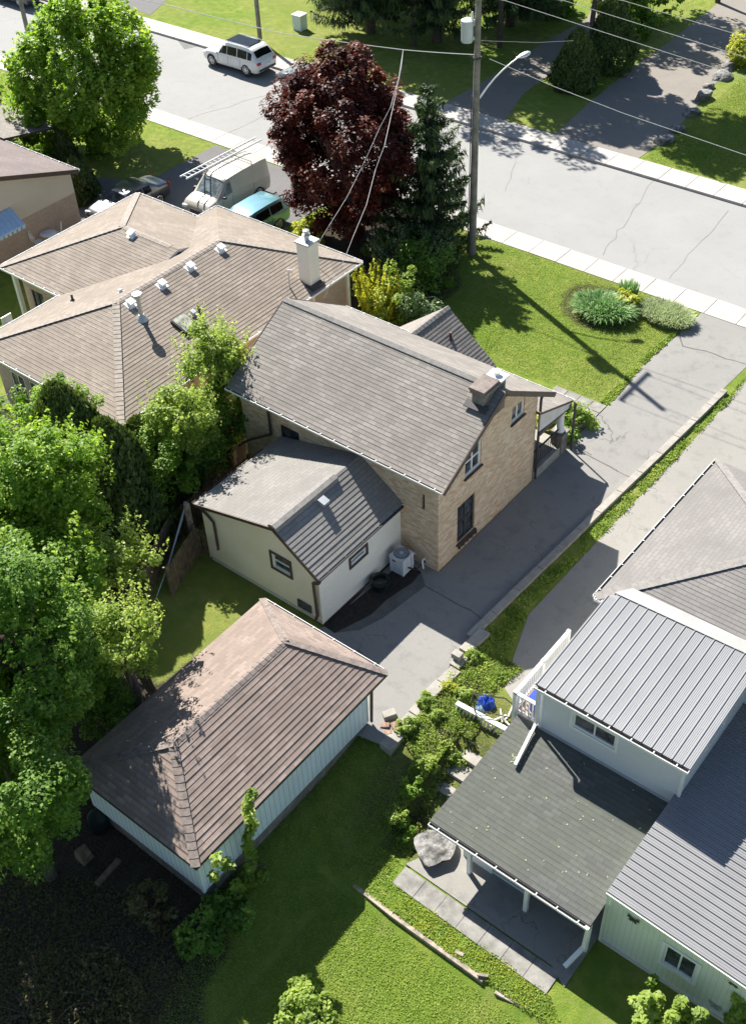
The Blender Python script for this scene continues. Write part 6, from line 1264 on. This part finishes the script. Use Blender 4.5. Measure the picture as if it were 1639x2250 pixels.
# things growing round the garage
b=np.array([-13.95,10.85,Hz(-13.95,10.85)]); T=thing('climbing_sapling','lit sapling climbing the long garage wall to the roof','sapling',tuple(b))
cc=[];crr=[]
for i in range(16): q=GX(548+5*math.sin(i*1.3),1985-16*i,-13.95); cc.append(q+[.0,0,0]); crr.append(.17)
for px,py,r in ((572,1925,.27),(545,1945,.24),(592,1935,.2),(520,1950,.22),(600,1905,.12),(500,1900,.2),(480,1890,.22),(470,1925,.16),(560,1965,.25)): cc.append(GX(px,py,-13.8)); crr.append(r)
cc=np.array(cc); c,n,t,rn=clump_leaves(cc,np.array(crr),70,.08,upb=.6,outb=.4,spread=.8); sz=.085*(.6+.7*RS.rand(len(c))); quads('foliage',c,n,t,sz*.6,sz,rn,'leaf_bright',T)
m=MB(); m.tube([b,GX(548,1900,-13.95),GX(548,1745,-13.95)],[.03,.02,.008],6); m.tube([b+(0,0,.3),GX(500,1900,-13.8)],[.02,.006],5); m.build('stem','bark',T)
S_('leafy_shrub','dark leafy shrub on the lawn at the near corner of the garage',440,2065,(.62,.6,.55),34,.22,60,.075,'leaf_maple_dark',101); S_('leafy_shrub','low leafy growth along the garage foundation',505,2010,(.75,.5,.45),34,.2,60,.07,'leaf_maple_dark',102); S_('dry_shrub','sparse twiggy shrub against the shaded short wall of the garage',335,2010,(.7,.65,.85),42,.16,34,.055,'leaf_dry',103,stems=22)
S_('small_conifer','fluffy light green conifer at the bottom edge, on the shadow line of the lawn',683,2235,(.72,.7,.75),50,.2,90,.06,'leaf_bright',104)
for i,(px,py,h,lab) in enumerate(((1428,2190,.9,'bright sapling top nearest the patio, at the bottom right'),(1500,2205,.9,'bright sapling top in the middle at the bottom right'),(1475,2235,.6,'low bright sapling top between two taller ones'),(1532,2225,.7,'bright sapling top right of the middle one'),(1632,2205,.7,'bright sapling top cut by the right edge'))):
    q=G(px,py,.6); b=np.array([q[0],q[1]-.15,-1.28]); T=thing('maple_sapling',lab,'sapling',tuple(b),'saplings before the green wall'); cc=np.array([q+[RS.normal()*.07,RS.normal()*.07,-.16*k] for k in range(9)]+[q+[RS.normal()*.3,RS.normal()*.25,-.45-.12*k] for k in range(7)])
    c,n,t,rn=clump_leaves(cc,np.full(len(cc),.16),60,.08,upb=.7,outb=.4,spread=.8); sz=.09*(.6+.7*RS.rand(len(c))); quads('foliage',c,n,t,sz*.6,sz,rn,'leaf_bright',T); m=MB(); m.tube([b,b*.4+q*.6,q],[.025,.015,.006],6); m.build('stem','bark',T)
# garden bank
for i,(px,py,r,mat,lab) in enumerate(((1043,1437,(.28,.27,.22),'leaf_bright','round bright shrub beside the upper retaining blocks'),(985,1503,(.27,.25,.2),'leaf_yellow','pale yellow-green shrub in the middle of the bank'),(957,1562,(.30,.27,.24),'leaf_bright','bright shrub leaning over the row of blocks'),(938,1535,(.3,.28,.26),'leaf_bright','small bright shrub just above the shrub leaning over the blocks'),(893,1590,(.34,.32,.28),'leaf_bright','bright shrub beside the last retaining blocks'),(1018,1520,(.26,.26,.22),'leaf_bright','small shrub near the head of the steps'))): S_('bank_shrub',lab,px,py+14,r,32,.1,70,.038,mat,110+i)
for i,(px,py,r,mat,lab) in enumerate(((990,1665,(.5,.42,.28),'leaf_bright','wide bright green mound of leaves beside the round stone'),(940,1690,(.45,.4,.32),'leaf_bright','bright green mound left of the wide one'),(905,1740,(.4,.4,.3),'leaf_maple','leafy mound where the bank narrows'),(885,1830,(.38,.36,.45),'leaf_maple','ruddy tipped shrub at the foot of the bank'),(870,1795,(.38,.34,.35),'leaf_bright','bright shrub at the lowest end of the bank'))): S_('bank_shrub',lab,px,py,tuple(q*.82 for q in r),36,.12,70,.04,mat,120+i)
bank=[G(*p,z)[:2] for *p,z in ((1030,1420,0),(1105,1440,0),(1150,1475,0),(1085,1520,0),(1060,1560,0),(1050,1620,-.2),(1000,1690,-.5),(960,1750,-.8),(935,1810,-1),(900,1860,-1),(850,1840,-1),(870,1760,-.8),(910,1680,-.5),(880,1630,-.3),(905,1590,0),(960,1520,0))]
scatter('bank_ground_cover','weedy green ground cover on the bank beside the steps','ground cover',bank,20000,'leaf_bright',.032,.2,201,clump=.13,K=260)
scatter('bank_weeds','drier weeds mixed through the bank','weeds',bank,16000,'leaf_dry',.035,.12,202,clump=.25)
scatter('bank_grass','tufts of grass along the bank and beside the steps','grass',bank+[(-10.6,13.0)],9000,'grass_blade',.045,.16,213,clump=.12,K=120)
strip=[(-13.7,20.4),(-13.56,24),(-13.34,28.6),(-13.14,33),(-12.95,38.2),(-12.9,41.8),(-12.78,41.8),(-12.68,38),(-12.72,33),(-12.82,28),(-12.98,25),(-12.9,23),(-12.5,21.2),(-12.0,20.2),(-12.9,19.6)]
scatter('verge_weeds','strip of weeds between the kerb and the neighbouring driveway','weeds',strip,9000,'grass_blade',.04,.12,203,clump=.16,K=90)
scatter('kerb_weeds','lighter weeds along the kerb strip','weeds',strip,3500,'leaf_bright',.035,.09,204,clump=.13,K=50)
weed=[(-10.95,12.85),(-5.7,12.85),(-4.6,12.1),(-6.9,12.08),(-11.3,12.15),(-12.0,12.9),(-11.6,14.3),(-11.0,14.0)]
scatter('patio_weeds','rough weedy grass between the paving and the timber edging','grass',weed,9000,'grass_blade',.03,.05,205,clump=.18,K=160); scatter('patio_dandelions','paler weeds between the paving and the timber edging','weeds',weed,1800,'leaf_yellow',.025,.08,206,clump=.15)
scatter('lawn_grass_rear','mown grass of the rear lawn','grass',[G(*p,-1.2)[:2] for p in ((640,1640),(850,1640),(880,1850),(780,1950),(1060,2170),(1350,2350),(300,2350),(460,2050))],90000,'grass_blade',.022,.045,207,clump=.5,K=3000)
scatter('lawn_grass_front','mown grass of the front lawn','grass',[G(*p)[:2] for p in ((980,500),(1130,545),(1520,680),(1330,885),(1080,800),(960,700))],80000,'grass_blade',.024,.045,208,clump=.5,K=3000)
scatter('lawn_edge_tufts','ragged grass edge along the left side of the driveway','grass',[(-16.95,34.6),(-17.05,38),(-16.9,42.9),(-16.62,42.9),(-16.72,38),(-16.5,34.6)],5000,'grass_blade',.05,.08,209,clump=.1)
scatter('far_lawn_grass','mown grass of the far right lawn','grass',[G(*p)[:2] for p in ((1410,350),(1620,405),(1700,300),(1640,160),(1560,230),(1480,300))],40000,'grass_blade',.028,.05,210,clump=.6,K=1500)
scatter('yard_litter','dry leaves and twigs on the bare shaded soil','leaf litter',[G(*p,-.5)[:2] for p in ((0,1900),(220,1930),(430,2060),(430,2250),(300,2300),(-100,2300))],9000,'leaf_dry',.05,.05,211,clump=.5,tall=0,up=1.5)
scatter('yard_undergrowth','thin undergrowth on the bare soil in the lower left corner','undergrowth',[G(*p,-.5)[:2] for p in ((80,2100),(250,2080),(330,2200),(300,2300),(40,2300))],3500,'leaf_dry',.05,.7,212,clump=.3)
for i,(px,py,lab) in enumerate(((215,2200,'bare sprawling branch in the lower left corner'),(60,2230,'shorter bare branch at the bottom left edge'))):
    b=G(px,py,-.55); m=MB(); 
    for k in range(16): a=RS.rand()*6.28; l=.5+RS.rand()*.9; q=b+np.array([math.cos(a)*l*.5,math.sin(a)*l*.5,.15+.3*RS.rand()]); e=b+np.array([math.cos(a+.3)*l,math.sin(a+.3)*l,.3+.6*RS.rand()]); m.tube([b,q,e],[.02,.012,.004],4)
    tag(m.build('fallen_branch','bark'),lab,'branch')
# boards and a barrel in the deep shade at the short end of the garage
a,b_=G(212,1945,-.4),G(262,1890,-.4); m=MB(); m.bar(a,b_,.16,.1); tag(m.build('old_board','fence_wood'),'grey board lying in the shade by the garage foundation','board')
q=G(185,1880,-.4); m=MB(); m.hexa([q+(-.25,-.2,-.2),q+(.2,-.2,-.2),q+(.2,.2,-.2),q+(-.25,.2,-.2),q+(-.2,-.15,.25),q+(.25,-.2,.15),q+(.2,.15,.15),q+(-.15,.2,.25)]); tag(m.build('old_crate','fence_wood',bevel=.02),'dim tilted crate in the shade left of the garage foundation','crate')
q=GY(236,1858,8.85); m=MB(); m.lathe((q[0],q[1],-.6),[(.3,0),(.32,.3),(.3,.62),(.25,.64)],16); tag(m.build('barrel','dark_bag',smooth=True),'black barrel against the short garage wall in deep shade','barrel')

# bits of blossom and leaf fallen on the patio roof
q=[];pl=[(-10.45,14.12,1.),(-5.36,14.12,1.),(-10.45,18.49,1.23)]
for i in range(46):
    x=-10.2+4.6*RS.rand(); y=14.3+4.0*RS.rand(); q.append((x,y,1.0+(y-14.12)*.0526+.02))
for i in range(26): v=GP(1136+RS.normal()*7,1672+RS.normal()*5,pl); q.append((v[0],v[1],v[2]+.02))
q=np.array(q); n=len(q); o=quads('roof_debris',q,nrm(RS.normal(size=(n,3))*.3+np.array([0,0,1.])),rdir(n),.013+.014*RS.rand(n),.02+.018*RS.rand(n),.6+.3*RS.rand(n),'blade_pale'); tag(o,'pale fallen bits scattered on the dark patio roof','debris',None,'stuff')
